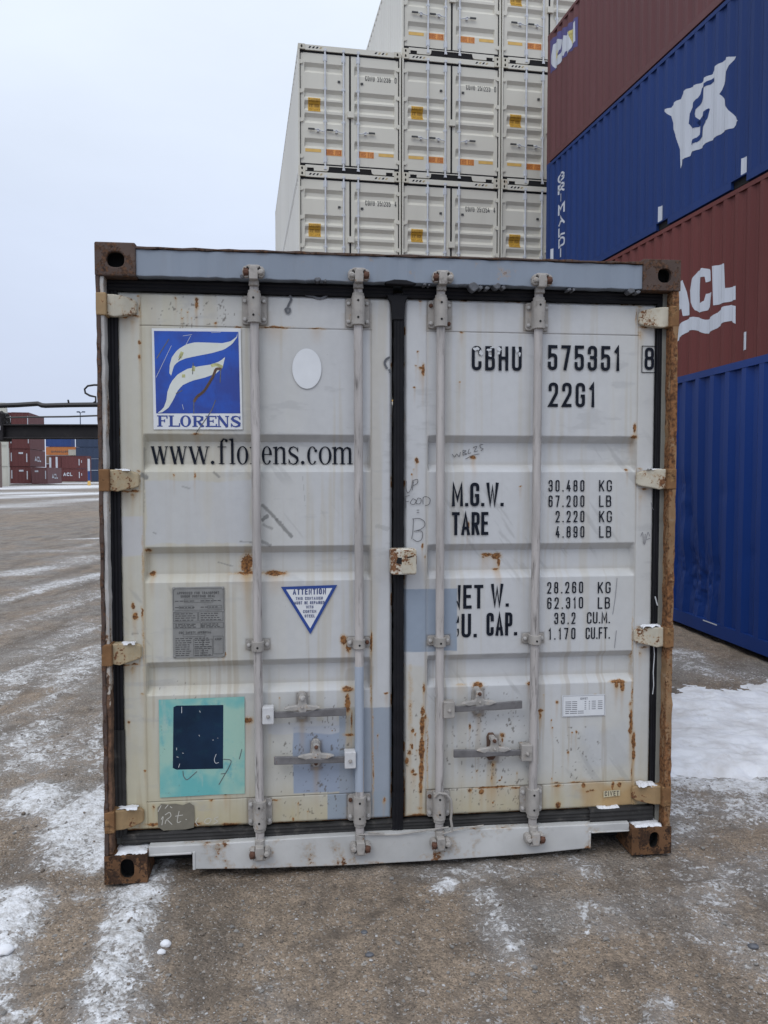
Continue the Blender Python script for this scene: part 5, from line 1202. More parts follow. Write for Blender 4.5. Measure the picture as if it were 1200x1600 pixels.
def shell(parent, mat, L, H, pockets=()):
    for sx in (-1,1):
        sw, br = corr_side(parent, mat, L, H, sx)
        mb = MB(); xa,xb = sorted((sx*1.2165, sx*1.157)); mb.box(xa,xb,.178,L-.178,H-.076,H-.010); mb.build('top_rail', mat, parent)
        ys = [.178]+[v for a,b_ in (pockets if sx < 0 else ()) for v in (a,b_)]+[L-.178]
        mb = MB()
        P = [(.178,.160)]
        mb.add([], [])
        for a,b_ in zip(ys[0::2],ys[1::2]): mb.box(*sorted((sx*1.2165,sx*1.150)),a,b_,.030,.155)
        for a,b_ in (pockets if sx < 0 else ()): mb.box(*sorted((sx*1.2165,sx*1.150)),a,b_,.135,.155); 
        mb.build('bottom_rail', mat, parent)
        for a,b_ in (pockets if sx < 0 else ()):
            mb = MB(); mb.box(*sorted((sx*1.16,sx*1.05)),a,b_,.03,.136); mb.build('fork_pocket', M['dark'], parent)
    mb = MB(); mb.box(-1.19,1.19,.05,L-.05,H-.035,H-.018); mb.build('roof', mat, parent)
    mb = MB(); mb.box(-1.15,1.15,.16,L-.06,.12,.15); mb.build('floor', M['dark'], parent)
    mb = MB(); mb.box(-1.16,1.16,L-.06,L-.02,.10,H-.08); mb.build('end_wall', mat, parent)
    for sx in (-1,1):
        mb = MB(); xa,xb = sorted((sx*1.2165, sx*1.10)); mb.box(xa,xb,L-.16,L-.004,.118,H-.118); mb.build('corner_post', mat, parent)
def make_cream():
    H = HC; root = empty('shipping_container'); mat = M['white_steel']; rub = M['rubber']
    casts(root, M['white_frame_rust'], L40, H); shell(root, M['white_shell'], L40, H)
    for sx in (-1,1):
        mb = MB(); xa,xb = sorted((sx*1.2165, sx*1.182)); mb.box(xa,xb,.003,.165,.118,H-.118); mb.build('corner_post', mat, root)
    mb = MB(); mb.box(-1.057,1.057,.012,.12,H-.125,H-.006); hd_ = mb.build('header', mat, root)
    for x0 in (-.98,.58):                         # slanted warning bars on the header
        for k in range(4):
            fl = Flat(); a = x0+k*.085; fl.poly([(a,H-.085),(a+.042,H-.085),(a+.075,H-.040),(a+.033,H-.040)]); fl.build('hazard_bar', M['hazard_tan' if (k == 3 or x0 > 0 and k % 2) else 'ink'], hd_, lambda u,v,l: (u,.010,v))
    mb = MB(); mb.prism_xz([(-1.057,.150),(-1.057,.02),(-1.02,.02),(-1.02,.085),(-.86,.085),(-.86,.02),(-.56,.02),(-.52,.040),(-.50,.135),(-.50,.150)], .012, .12); mb.build('sill', mat, root)
    mb = MB(); mb.prism_xz([(1.057,.150),(1.057,.02),(1.02,.02),(1.02,.085),(.86,.085),(.86,.02),(.56,.02),(.52,.040),(.50,.135),(.50,.150)], .012, .12); mb.build('sill', mat, root)
    mb = MB(); mb.box(-.50,.50,.012,.12,.130,.150); mb.build('sill', mat, root)
    for a,b_,c,d in ((-1.05,-.85,.0,.12),(.85,1.05,.0,.12),(-.52,.52,-.02,.128)):
        mb = MB(); mb.box(a,b_,.020 if b_-a > .5 else .03,.125,c+.004,d); mb.build('tunnel_shade', M['dark'], root)  # solid black blocks that paint the shade inside the sill openings
    for s in (-1,1):
        xa,xb = (-1.165,-.013) if s < 0 else (.020,1.165); pa,pb = WP[s]; z0,z1 = .195,H-.165
        xs = np.unique([xa,xa+.006,pa,pa+.012,pb-.012,pb,xb-.006,xb]); zs = np.unique([z0,z0+.006,z1-.006,z1]+[v for t,b_ in WREC for v in (t,t-.075,b_+.075,b_)])
        vs = [(x, w_skin(x,z)+(.012 if (x in (xa,xb) or z in (z0,z1)) else 0), z) for z in zs for x in xs]; n = len(xs)
        mb = MB(); mb.add(vs,[(j*n+i,j*n+i+1,(j+1)*n+i+1,(j+1)*n+i) for j in range(len(zs)-1) for i in range(n-1)]); door = mb.build('door', mat, root, fix=False)
        def gk(x0_,x1_,z0_,z1_):
            g = MB(); g.box(x0_,x1_,WDF-.006,.13,z0_,z1_); g.build('gasket', rub, door)
        gk(xa-.008,xb+(.0 if s<0 else .008),H-.163,H-.128); gk(xa-.008,xb+(0 if s<0 else .008),.153,.193)
        g = MB(); g.box(*sorted((s*1.10,s*1.178)),WDF-.012,.13,H-.178,H-.126); g.build('gasket_corner', rub, door)
        if s > 0: gk(-.014,.021,.16,H-.14)
        hz = [2.50,1.835,1.175,.345]; edges = [.195]+sorted(hz)+[H-.165]
        e = sorted(hz); seg = [(.195,e[0]-.05)]+[(p+.05,q-.05) for p,q in zip(e[:-1],e[1:])]+[(e[-1]+.05,H-.165)]
        for p,q in seg:
            if q > p: gk(*sorted((s*1.160,s*1.184)),p,q)
        for z in hz:
            g = MB(); g.prism_xz([(s*1.185,z-.045),(s*1.13,z-.045),(s*1.105,z-.02),(s*1.105,z+.02),(s*1.13,z+.045),(s*1.185,z+.045)], .022, WDF+.01); g.build('hinge', mat, door)
        for x in ((-.588,-.155) if s < 0 else (.192,)):
            g = MB(); g.lathe_z(x, .022, [(.085,.0205),(H-.09,.0205)], 10); g.build('lock_rod', M['galv'], door, smooth=True)
            for z,h_ in ((H-.26,.075),(1.93,.025),(1.18,.025),(.30,.07)):
                g = MB(); g.prism_xz([(x-.045,z-h_),(x+.045,z-h_),(x+.045,z+h_),(x-.045,z+h_)], .040, WDF-.001) ; g.prism_xz([(x-.022,z-h_),(x+.022,z-h_),(x+.022,z+h_),(x-.022,z+h_)], .000, .042); g.build('rod_bracket', M['galv'], door)
            for z in (H-.095,.085):
                g = MB(); g.prism_xz([(x-.035,z-.025),(x+.035,z-.025),(x+.028,z+.030),(x-.028,z+.030)], -.002, .03); g.build('cam', M['galv'], door)
            hs = 1 if s > 0 else -1; zh = .965
            g = MB(); pts = [(x+hs*.02,.006,zh-.035),(x+hs*.12,.004,zh-.020),(x+hs*.17,-.006,zh+.012),(x+hs*.22,.004,zh-.004),(x+hs*.30,.004,zh+.005)]
            g.tube(pts, .012, 6); g.build('handle', M['galv'], door)
            g = MB(); g.box(*sorted((x+hs*.25,x+hs*.40)),-.010,.016,zh-.012,zh+.022); g.build('handle_grip', M['grip'], door)
            g = MB(); g.box(x+hs*.17-.025,x+hs*.17+.025,-.002,WDF,zh-.045,zh+.01); g.build('handle_catch', M['galv'], door)
        pl = lambda u,v,l: (u, w_skin(u,v)-.004-l, v)
        def sign_(name, a,b_,c,d, m_, rows=(), im=None):
            f_ = Flat(); f_.rect(a,b_,c,d); o = f_.build(name, m_, door, pl, WCUTS)
            for st,(t0,t1),(u0,u1) in rows:
                f_ = Flat(); f_.text(st, a+(b_-a)*u0, a+(b_-a)*u1, c+(d-c)*t0, c+(d-c)*t1, .11, .45); f_.build('sign_lettering', im, door, lambda u,v,l: (u, w_skin(u,v)-.006-l, v), WCUTS)
        if s < 0:
            sign_('caution_sign', -.985,-.695,1.395,1.715, M['caution'], [('CAUTION',(.70,.94),(.06,.94)),("9'6\" HIGH",(.38,.60),(.10,.90)),('CONTAINER',(.07,.28),(.06,.94))], M['caution_ink'])
            sign_('yellow_strip', -1.055,-.685,.462,.535, M['stripe_yellow'])
            sign_('gooseneck_sign', -.578,-.196,.405,.550, M['orange'], [('GOOSE NECK',(.12,.88),(.03,.97))], M['orange_ink'])
        else:
            sign_('end_sign', .208,.572,.405,.550, M['orange'], [('THIS END',(.12,.88),(.03,.97))], M['orange_ink'])
            sign_('yellow_strip', .685,1.050,.462,.535, M['stripe_yellow'])
            g = MB(); xx,zz_ = B_lock; g.box(xx-.075,xx+.075,-.01,WDF,zz_-.07,zz_+.07); g.build('lock_box', mat, door)
        x = -.26 if s < 0 else .285
        g = MB(); g.prism_xz([(x-.03,2.095),(x+.03,2.095),(x+.03,2.135),(x-.03,2.135)], .03, WDF); g.build('latch', M['grip'], door)
    return root
B_lock = (.012,1.365)
proto = make_cream()
WO, WRZ, WB = (-1.9948, 19.0245), .1779, .098
WC, WS = math.cos(WRZ), math.sin(WRZ)
ROWN = {1:'lowest',2:'second',3:'third',4:'fourth',5:'fifth'}
CODES = {(0,4):'251236 0',(0,3):'251235 4',(1,4):'251223 0',(1,3):'251254 4'}
WLAB = {(0,4):'cream container on top of the left column of its stack, code ending 1236 0',(0,3):'cream container just below the top of the left column, code ending 1235 4',
        (1,4):'cream container in the middle column beneath the topmost, code ending 1223 0',(1,3):'cream container in the middle column two below the topmost, code ending 1254 4',
        (1,5):'topmost cream container of the middle column, its left side wall showing',(2,5):'topmost cream container of the right column, above the maroon container',
        (2,4):'cream container of the right column beside the maroon container',(2,3):'cream container of the right column beside the upper blue container'}
first = True
for colm, tiers in ((0,(1,2,3,4)),(1,(1,2,3,4,5)),(2,(1,2,3,4,5))):
    for t in tiers:
        c = proto if first else copy_tree(proto); first = False
        x = 1.219+colm*2.468
        c.location = (WO[0]+WC*x, WO[1]+WS*x, WB+(t-1)*HC); c.rotation_euler = (0,0,WRZ)
        lab = WLAB.get((colm,t)) or '%s cream container from the ground in the %s column, hidden behind the grey container' % (ROWN[t], ('left','middle','right')[colm])
        tag(c, lab, 'shipping container', 'cream containers stacked behind')
        code = CODES.get((colm,t))
        if code:
            dr = [ch for ch in c.children if ch.name.startswith('door')][-1]
            for st,a,b_ in (('CONU',.367,.590),(code[:6],.66,.975),(code[-1],1.075,1.12)):
                fl = Flat(); fl.text(st, a, b_, 2.195, 2.325, .10, .6); fl.build('code_lettering', M['ink'], dr, lambda u,v,l: (u, w_skin(u,v)-.004-l, v), WCUTS)

# ------------------------------------------------------------------ the maroon and blue containers on the right
def side_container(name, org, rz, L, H, mat, label, group, pockets=(), front=True):
    root = empty(name, org, rz); tag(root, label, 'shipping container', group)
    casts(root, mat, L, H); shell(root, mat, L, H, pockets)
    mb = MB(); mb.box(-1.06,1.06,.02,.06,.10,H-.06); mb.build('end_wall', mat, root)
    for sx in (-1,1):
        mb = MB(); xa,xb = sorted((sx*1.2165, sx*1.09)); mb.box(xa,xb,.004,.16,.118,H-.118); mb.build('corner_post', mat, root)
    return root
RA = math.atan2(.20913, .97789); RD = (.20913,-.97789); K = 1.078
FAR = (3.469*K, 17.395*K)
c_, s_ = math.cos(RA), math.sin(RA)
RO = (FAR[0]-(c_*-1.219 - s_*L40), FAR[1]-(s_*-1.219 + c_*L40))
RB = .1
def side_marks(root, org, rz, L):
    br = corr_breaks(L); cuts = [(0,y) for y,d in br]
    def pt(px, py): q = survey(px, py, org, rz, 0, -1.205); return (q[1], q[2])
    def place(u,v,l): return (-(1.213-corr_at(br,u))-.004-l, u, v)
    return pt, cuts, place
poc = ((5.05,5.41),(7.10,7.46))
tiers = []
for t,(mt,lab) in enumerate([('brown_acl','maroon container on the ground behind the near blue container'),('brown_acl','maroon container with white lettering and wave above the near blue container'),
                             ('blue_high','royal blue container with a white flag emblem on its side'),('brown_high','maroon container on top of the right stack with a blue and yellow logo')]):
    org = (RO[0],RO[1],RB+t*HC)
    tiers.append((side_container('shipping_container', org, RA, L40, HC, M[mt], lab, 'containers stacked on the right', poc if t in (0,2) else ()), org))
def tri_fill(fl, P, lift=0.0):
    for t in tessellate_polygon([[Vector((*p,0)) for p in P]]): fl.poly([P[i] for i in t], lift)
# flag emblem and vertical name on the blue one
root, org = tiers[2]; pt, cuts, place = side_marks(root, org, RA, L40)
def z7(L): return [pt(840+a*.3, b_*.3) for a,b_ in L]
fl = Flat()
FL_ = [(655,573),(690,560),(705,540),(740,515),(752,485),(775,465),(800,452),(850,430),(865,408),(905,385),(918,352),(960,320),(985,298),(1027,293),(995,350),(975,395),(965,440),(945,490),(965,512),(972,540),(1010,592),(1046,628),(1025,650),(1015,665),(965,685),(915,725),(890,735),(855,768),(820,785),(795,792),(790,810),(752,835),(738,878),(736,830),(735,780),(720,700),(700,640),(690,605)]
tri_fill(fl, z7(FL_)); fl.build('flag_emblem', M['mark_white'], root, place, cuts)
fl = Flat(); LU = .0
fl.ribbon(z7([(918,410),(895,428),(868,445),(855,465),(850,490),(842,520),(818,555),(805,590),(803,620),(815,640),(838,642),(845,632)]), [.05,.07,.06,.07,.09,.12,.16,.20,.20,.17,.10,.03], lift=.004)
fl.ribbon(z7([(891,566),(870,595),(852,628),(862,640),(878,610),(891,566)]), [.02,.10,.16,.16,.10,.02], lift=.004)
fl.ribbon(z7([(870,620),(852,655),(848,685),(845,705),(830,728),(796,744)]), [.16,.12,.08,.08,.07,.06], lift=.0045)
fl.build('emblem_curve', M['blue_high'], root, place, cuts)
for ch,a,b_ in (('G',1030,1082),('R',1092,1148),('I',1156,1203),('M',1212,1272),('A',1282,1340),('L',1350,1404),('D',1414,1470),('I',1480,1532)):
    u0 = pt(871.5, (a+b_)/2/3.81)[0]; u1 = pt(881, (a+b_)/2/3.81)[0]; v1 = pt(876,a/3.81)[1]; v0 = pt(876,b_/3.81)[1]
    fl = Flat()
    if ch == 'I': fl.ribbon([((u0+u1)/2,v0),((u0+u1)/2,v1)], .09)
    else: fl.text(ch, 0, abs(u1-u0), v0, v1, .2)
    fl.f = [([(max(u0,u1)-p[0] if ch != 'I' else p[0],p[1]) for p in pts],l) for pts,l in fl.f]
    fl.build('name_letter', M['mark_white'], root, place, cuts)
for px,py in ((1030.5,334),(1161,260),(862,398)):
    u,v = pt(px,py); fl = Flat(); fl.rect(u-.05,u+.05,v-.13,v+.13); fl.build('pocket_mark', M['mark_white'], root, place, cuts)
# letters and wave on the maroon one
root, org = tiers[1]; pt, cuts, place = side_marks(root, org, RA, L40)
def z8(L): return [pt(1000+a*.4505, 380+b_*.45) for a,b_ in L]
fl = Flat(); tri_fill(fl, z8([(100,262),(128,140),(150,128),(174,248),(150,253),(146,228),(128,234),(124,256)])); fl.build('letter_mark', M['mark_white'], root, place, cuts)
fl = Flat(); tri_fill(fl, z8([(248,128),(226,136),(224,116),(212,118),(206,140),(204,180),(210,208),(222,200),(226,176),(250,170),(246,205),(232,232),(205,242),(188,232),(178,205),(176,165),(182,125),(196,98),(216,86),(238,90)])); fl.build('letter_mark', M['mark_white'], root, place, cuts)
fl = Flat(); tri_fill(fl, z8([(252,80),(294,70),(297,156),(334,148),(334,196),(256,216)])); fl.build('letter_mark', M['mark_white'], root, place, cuts)
fl = Flat()
between(fl, z8([(90,315),(130,290),(155,268),(180,255),(205,258),(230,268),(255,250),(285,222),(310,214),(334,218)]), z8([(90,365),(130,338),(155,312),(180,300),(205,306),(230,316),(255,302),(285,278),(310,268),(334,280)])); fl.build('wave_mark', M['mark_white'], root, place, cuts)
u,v = pt(1163.5,533); fl = Flat(); fl.rect(u-.05,u+.05,v-.13,v+.13); fl.build('pocket_mark', M['mark_white'], root, place, cuts)
# logo on the top one
root, org = tiers[3]; pt, cuts, place = side_marks(root, org, RA, L40)
fl = Flat(); tri_fill(fl, z7([(70,385),(68,215),(110,165),(150,135),(205,85),(204,240),(160,275),(120,320)])); fl.build('logo_field', M['cai_blue'], root, place, cuts)
fl = Flat(); fl.ribbon(z7([(120,232),(104,230),(90,248),(84,285),(84,312),(94,328),(110,312),(124,285)]), .20, lift=.004); fl.ribbon(z7([(98,262),(112,262)]), .12, lift=.0045)
fl.build('logo_letter', M['mark_white'], root, place, cuts)
fl = Flat(); fl.ribbon(z7([(128,290),(148,185)]), .22, lift=.005); fl.ribbon(z7([(148,185),(168,258)]), .22, lift=.0055); fl.ribbon(z7([(130,262),(165,238)]), .12, lift=.006); fl.build('logo_letter', M['mark_white'], root, place, cuts)
fl = Flat(); fl.ribbon(z7([(189,120),(189,225)]), .16, lift=.005); fl.build('logo_letter', M['mark_white'], root, place, cuts)
fl = Flat()
for k in range(4): fl.ribbon(z7([(158+5*k,182+14*k),(184,158+15*k)]), .10, lift=.0045)
fl.build('logo_stripes', M['cai_yellow'], root, place, cuts)
fl = Flat(); fl.rect(*sorted([pt(868,88)[0],pt(872,88)[0]]),pt(870,84)[1]-.12,pt(870,84)[1]+.05,.0052); fl.build('logo_spot', M['cai_yellow'], root, place, cuts)
# ---- the near blue container with the dented side
NRZ = math.atan2(.165,1.58); NFAR = (2.985, 9.05); NL, NH = 6.058, 2.591
c_, s_ = math.cos(NRZ), math.sin(NRZ)
NO = (NFAR[0]-(c_*-1.219-s_*NL), NFAR[1]-(s_*-1.219+c_*NL), .115)
near = side_container('shipping_container', NO, NRZ, NL, NH, M['blue_near'], 'deep blue container with a dented side wall on the ground at the right edge', None)
for ch in list(near.children):
    if ch.name.startswith('side_wall') and ch.data.vertices[0].co.x < 0: bpy.data.objects.remove(ch)
br = corr_breaks(NL); ys = np.unique(np.concatenate([np.linspace(br[0][0],br[-1][0],420),[b_[0] for b_ in br]])); zs = np.linspace(.155,NH-.075,150)
Yg, Zg = np.meshgrid(ys, zs); D = np.interp(Yg, [b_[0] for b_ in br], [b_[1] for b_ in br])
def npt(px,py): q = survey(px,py,NO,NRZ,0,-1.205); return q[1], q[2]
for px,py,ry,rz_,a in ((1075,880,.30,.34,.055),(1090,930,.16,.22,.05),(1070,850,.14,.20,-.03),(1110,905,.12,.30,.035),(1066,760,.12,.12,.03),(1072,800,.1,.16,.02),(1130,770,.10,.08,.012),(1170,870,.10,.12,.012)):
    y_, z_ = npt(px,py); q = np.exp(-(((Yg-y_)/ry)**2+((Zg-z_)/rz_)**2)); D += a*q*(.6+1.0*(fbm(Yg*9,Zg*7,3,12)-.3))
D += (fbm(Yg*2.2,Zg*1.3,3,44)-.5)*.012
n = len(ys); mb = MB(); mb.add(np.stack([-(1.213-D).ravel(),Yg.ravel(),Zg.ravel()],1).tolist(), [(j*n+i,(j+1)*n+i,(j+1)*n+i+1,j*n+i+1) for j in range(len(zs)-1) for i in range(n-1)])
mb.build('side_wall', M['blue_near'], near, fix=False)
# the white scuff on the lower rail
fl = Flat(); a,b_ = npt(1100,978), npt(1122,986); fl.rect(min(a[0],b_[0]),max(a[0],b_[0]),.140,.1515); fl.build('scuff', M['mark_white'], near, lambda u,v,l: (-1.2175,u,v))

# ------------------------------------------------------------------ lifting beam on the left
SPY = 11.0
def at(px, py, y): return ((px-600)/FPX*y/math.cos(0)*1.0, y, CAMH + ((742-py)/FPX)*y)
beam = empty('lifting_beam', (-3.15, SPY, 0.1)); tag(beam, 'dark steel lifting beam with hoses on a mast behind the grey container', 'lifting machine')
off = Vector(beam.location)
def rel(px,py,dy=0.0): return tuple(Vector(at(px,py,SPY+dy))-off)
M['dark_steel'] = painted('dark_machine_paint', (.024,.022,.024), .6, .25, 3, rust=.03, dirtamt=.4, dirt=(.06,.055,.05), spec=.2); M['hose'] = flat('hose_rubber', (.012,.012,.015), .5)
mb = MB(); x0,_,z0 = rel(8,686); _,_,z1 = rel(8,664); mb.box(x0,.25,-.06,.06,z0,z1-.02); mb.box(x0,.25,-.12,.12,z1-.02,z1); mb.box(x0,.25,-.12,.12,z0,z0+.02); mb.build('beam', M['dark_steel'], beam, .006)
mb = MB(); a = rel(-6,646); b_ = rel(14,690); mb.prism_xz([(a[0],b_[2]),(b_[0],b_[2]),(b_[0],b_[2]+.20),(b_[0]-.03,a[2]),(a[0]+.04,a[2]+.03),(a[0]-.3,a[2]-.05),(a[0]-.3,b_[2]+.06)], -.14,.14); eb = mb.build('end_block', M['dark_steel'], beam, .02)
mb = MB(); q = rel(8,670); mb.prism_xz(rrect(q[0]-.024,q[0]+.024,q[2]-.03,q[2]+.03,.008), -.155,-.14); mb.build('work_lamp', M['hub'], eb)
mb = MB(); mb.tube([rel(-60,637),rel(-10,635),rel(30,633.5),rel(62,631.5),rel(68,634),rel(74,634.5),rel(110,633.5),rel(152,633),rel(240,634)], .033, 8); mb.build('hose', M['hose'], beam, smooth=True)
mb = MB(); mb.tube([rel(-10,653),rel(12,653),rel(60,652),rel(110,651.5),rel(152,650),rel(236,650)], .013, 6); mb.build('cable', M['plate_ink'], beam, smooth=True)
mb = MB(); mb.tube([rel(170,603),rel(150,602.5),rel(140,604),rel(135,609),rel(136,615),rel(143,619),rel(152,621),rel(152,628),rel(146,632)], .014, 8); mb.build('hose', M['hose'], beam, smooth=True)
mb = MB(); mb.tube([rel(-2,645),rel(6,644),rel(11,650),rel(10,658),rel(4,662),rel(-2,657),rel(4,652)], .014, 8); mb.tube([rel(0,650),rel(8,655),rel(14,663)], .02, 8); mb.build('hose', M['hose'], beam, smooth=True)
mb = MB(); mb.tube([rel(109,625.5),rel(110.5,633)], .012, 6); mb.tube([rel(98,631),rel(109,631)], .005, 5); mb.build('bracket', M['dark_steel'], beam)
for dx in (-.16,.16):
    mb = MB(); mb.box(.0+dx-.06,dx+.06,.13,.30,0,4.0); mb.build('mast', M['dark_steel'], beam, .008)
mb = MB(); mb.box(-.35,.35,.10,.9,0,.25); mb.build('mast_foot', M['dark_steel'], beam, .02)
mb = MB(); mb.box(-.3,.3,.06,.13,1.9,2.5); mb.build('carriage', M['dark_steel'], beam, .01)
for dz,lz in ((.0,2.45),(.0,2.05)):
    mb = MB(); mb.box(-.25,.25,.14,.30,lz,lz+.1); mb.build('mast_brace', M['dark_steel'], beam)

# ------------------------------------------------------------------ far stacks at the left
def far_box(px0, px1, ybot, ytop, Y, depth, mat, label, rz=0.0, name='shipping_container', group='containers far across the yard', ticks=(), L=None, front='end', gap=0.0):
    """far container whose front face fills px0..px1; depth = how far it runs back"""
    x0 = (px0-600)/FPX*Y; x1 = (px1-600)/FPX*Y; z0 = CAMH+(742-ybot)/FPX*Y; z1 = CAMH+(742-ytop)/FPX*Y
    wd, h = x1-x0, z1-z0; root = empty(name, (x1, Y, z0), rz); tag(root, label, 'shipping container', group)
    for nm,(a,b_,c,d) in {'front_wall':(-wd,0,'y',0),'back_wall':(-wd,0,'y',depth)}.items():
        mb = MB(); n = max(4,int(wd/.28)); vs = []
        for k in range(n+1):
            x = a+.12+(b_-a-.24)*k/n; ins = .036*(k%2); y = ins+.02 if d == 0 else depth-ins-.02; vs += [(x,y,.12),(x,y,h-.1)]
        mb.add(vs,[(2*i,2*i+2,2*i+3,2*i+1) for i in range(n)]); mb.build(nm, M[mat], root, fix=False)
    for sx in (-wd,0):
        mb = MB(); n = max(4,int(depth/.28)); vs = []
        for k in range(n+1):
            y = .12+(depth-.24)*k/n; ins = .036*(k%2)+.01; x = sx+ins if sx < 0 else -ins; vs += [(x,y,.12),(x,y,h-.1)]
        mb.add(vs,[(2*i,2*i+2,2*i+3,2*i+1) for i in range(n)]); mb.build('side_wall', M[mat], root, fix=False)
    mb = MB(); mb.box(-wd+.02,-.02,.02,depth-.02,h-.08,h-.03); mb.build('roof', M[mat], root)
    for xx in (-wd,-.12):
        for yy in (0,depth-.12):
            mb = MB(); mb.box(xx,xx+.12,yy,yy+.12,0,h); mb.build('corner_post', M[mat], root)
    for zz_ in (0,h-.12):
        for yy in (0.004,depth-.084):
            mb = MB(); mb.box(-wd+.12,-.12,yy,yy+.08,zz_+.004,zz_+.116); mb.build('rail', M[mat], root)
        for xx in (-wd+.004,-.084):
            mb = MB(); mb.box(xx,xx+.08,.12,depth-.12,zz_+.004,zz_+.116); mb.build('rail', M[mat], root)
    for fx,fz,fw,fh,mm in ticks:
        mb = MB(); mb.box(-wd+wd*fx,-wd+wd*(fx+fw),-.006,.02,h*fz,h*(fz+fh)); mb.build('mark', M[mm], root)
    return root, wd, h
def side_word(root, depth, h, st, mat, z0, z1, y0, y1):
    fl = Flat(); fl.text(st, y0, y1, h*z0, h*z1, .26, .25); fl.build('side_lettering', M[mat], root, lambda u,v,l: (.006+l,u,v))
def front_word(root, wd, h, st, mat, a, b_, z0, z1, sw=.24):
    fl = Flat(); fl.text(st, -wd+wd*a, -wd+wd*b_, h*z0, h*z1, sw, .3); fl.build('lettering', M[mat], root, lambda u,v,l: (u,-.012-l,v))
M['cream_far'] = painted('far_cream', (.52,.51,.45), .55, .05, .5); M['brown_far'] = corr('far_maroon', (.125,.045,.045), .55, .1, .2, (.2,.1,.1)); M['brown_far2'] = corr('far_maroon_faded', (.17,.085,.09), .6, .1, .25, (.24,.14,.14))
M['blue_far'] = corr('far_blue', (.035,.07,.22), .5, .1, .2, (.06,.09,.22)); M['navy_far'] = corr('far_navy', (.045,.065,.115), .55, .08, .2, (.07,.09,.13)); M['orange_far'] = corr('far_orange', (.50,.19,.07), .55, .08, .2, (.4,.2,.1)); M['umber_far'] = corr('far_umber', (.17,.11,.08), .6, .1, .2, (.2,.15,.1)); M['grey_far'] = corr('far_grey', (.16,.12,.11), .6, .1, .2, (.2,.15,.13))
tier = ('lowest','second','third','top')
for k,(yb,yt) in enumerate([(761,729),(728.5,697),(696.5,664.5),(664,630)]):
    far_box(-14, 14.0-k*.7, yb, yt, 113, 12.2, 'cream_far', tier[k]+' cream container of the far stack at the left edge', group='cream containers at the far left edge', rz=.42)
for k,(yb,yt) in enumerate([(764,727.5),(727,691)]): far_box(-20, 3.5, yb, yt, 100, 6, 'grey_far', ('lower' if k == 0 else 'upper')+' brown-grey container cut by the left edge of the photo', group='brown-grey containers at the left edge', rz=.44)
TK = ((.12,.25,.06,.5,'mark_white'),(.82,.2,.05,.55,'mark_white'))
for k,(yb,yt) in enumerate([(755.5,729.5),(728.8,702),(701.3,673),(672.5,645)]):
    r1,wd,h = far_box(22.5, 48.5-k*.3, yb, yt, 133, 12.2, 'brown_far', tier[k]+' maroon container in the right column of the far maroon stack', group='far maroon stack', rz=.21, ticks=[(.78,.25,.06,.5,'mark_white'),(.35,.72,.25,.10,'mark_white')] if k < 2 else [(.9,.3,.05,.5,'mark_white')])
    if k == 1: side_word(r1, 12.2, h, 'ACL', 'mark_white', .30, .62, 3.5, 8.5)
    far_box(-4, 22.2-k*.2, yb, yt, 133, 12.2, 'brown_far', tier[k]+' maroon container in the left column of the far maroon stack', group='far maroon stack', rz=.21, ticks=[(.86,.3,.06,.5,'mark_white')])
r1,wd,h = far_box(51.5, 75, 756, 730.5, 128, 12.2, 'brown_far2', 'single faded maroon container standing right of the far maroon stack', rz=.21, ticks=[(.2,.72,.22,.10,'mark_white'),(.84,.3,.06,.5,'mark_white')]); side_word(r1, 12.2, h, 'ACL', 'mark_white', .30, .62, 3.5, 8.5)
for k,(yb,yt) in enumerate([(752,732.5),(732,712.5)]):
    r1,wd,h = far_box(97, 136.5, yb, yt, 163, 2.44, 'brown_far', ('lower maroon container with white lettering far left of the grey container' if k == 0 else 'upper plain maroon container of the far low stack'), group='far low maroon stack', ticks=[(.68,.25,.03,.5,'mark_white'),(.78,.45,.02,.2,'mark_white')])
    if k == 0: front_word(r1, wd, h, 'ACL', 'mark_white', .06, .42, .42, .70); 
    far_box(80, 96.5, yb, yt, 163.2, 2.44, 'brown_far', ('lower' if k == 0 else 'upper')+' short maroon container just left of the far low stack', group='far low maroon stack')
r1,wd,h = far_box(73, 119, 711, 698.5, 195, 2.44, 'orange_far', 'orange container in the far stack above the umber one'); front_word(r1, wd, h, 'HAPAG-LLOYD', 'grey_far', .18, .80, .30, .55)
far_box(73, 112.5, 698, 684, 195, 2.44, 'blue_far', 'blue container directly on the far orange container')
far_box(73, 119, 752, 725, 196, 2.44, 'brown_far', 'maroon container under the far umber container', group=None)
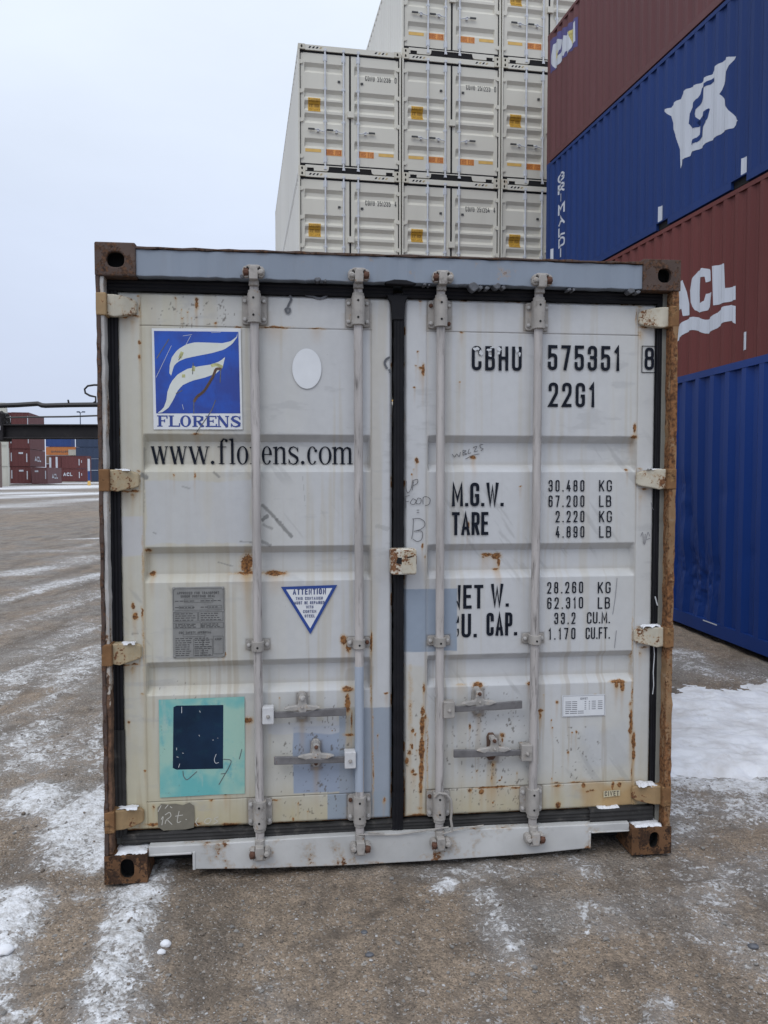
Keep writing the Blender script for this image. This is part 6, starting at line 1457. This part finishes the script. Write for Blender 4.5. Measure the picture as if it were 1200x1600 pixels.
far_box(73, 119, 724.5, 711.5, 195, 2.44, 'umber_far', 'umber container directly under the far orange container')
far_box(108, 119.5, 711.5, 702.5, 193.4, 1.5, 'cream_far', 'small cream box in front of the far orange container', group=None)
for k,(yb,yt) in enumerate([(752.5,735),(734.5,717),(716.5,699),(698.5,684)]): far_box(119.8, 176, yb, yt, 190, 2.44, 'navy_far', tier[k]+' slate blue container of the far stack beside the grey container', group='far slate blue stack')
def post(px, Y, ytop, ymid, label, wpx=3.6):
    x = (px-600)/FPX*Y; zt = CAMH+(742-ytop)/FPX*Y; zm = CAMH+(742-ymid)/FPX*Y; r_ = wpx/2/FPX*Y
    root = empty('marker_post', (x,Y,.1)); tag(root, label, 'post', 'painted posts far across the yard')
    mb = MB(); mb.lathe_z(0,0,[(zm-.1,r_),(zt-.16,r_),(zt-.1,r_*.9)],14); mb.build('upper_band', M['mark_white'], root, smooth=True)
    mb = MB(); mb.lathe_z(0,0,[(0,r_*.96),(zm-.1,r_*.96)],14); mb.build('lower_band', M['blue_far'], root, smooth=True)
    mb = MB(); mb.lathe_z(0,0,[(0,r_*1.5),(.35,r_*1.35),(.7,r_*.99)],12); mb.build('base', M['stripe_yellow'], root)
post(139.5, 120, 717, 736, 'post with a white upper half and blue lower half beside the grey container')
post(79.5, 160, 715, 731, 'left of the two slim white posts before the far low stack', 3); post(89.5, 160, 714, 731, 'right of the two slim white posts before the far low stack', 3)
lm = empty('lamp_mast', ((127.5-600)/FPX*260, 260, .1)); tag(lm, 'slender lamp mast rising above the far stacks at left', 'lamp mast')
zt = CAMH+(742-645)/FPX*260
mb = MB(); mb.lathe_z(0,0,[(0,.28),(zt,.13)],10); mb.build('pole', M['navy_far'], lm, smooth=True)
for dx in (-.5,.9): 
    mb = MB(); mb.tube([(0,0,zt-.4),(dx*.7,0,zt),(dx*1.2,0,zt)], .08, 6); mb.box(dx*1.2-.45,dx*1.2+.45,-.3,.3,zt-.12,zt+.25); mb.build('lamp_head', M['navy_far'], lm)
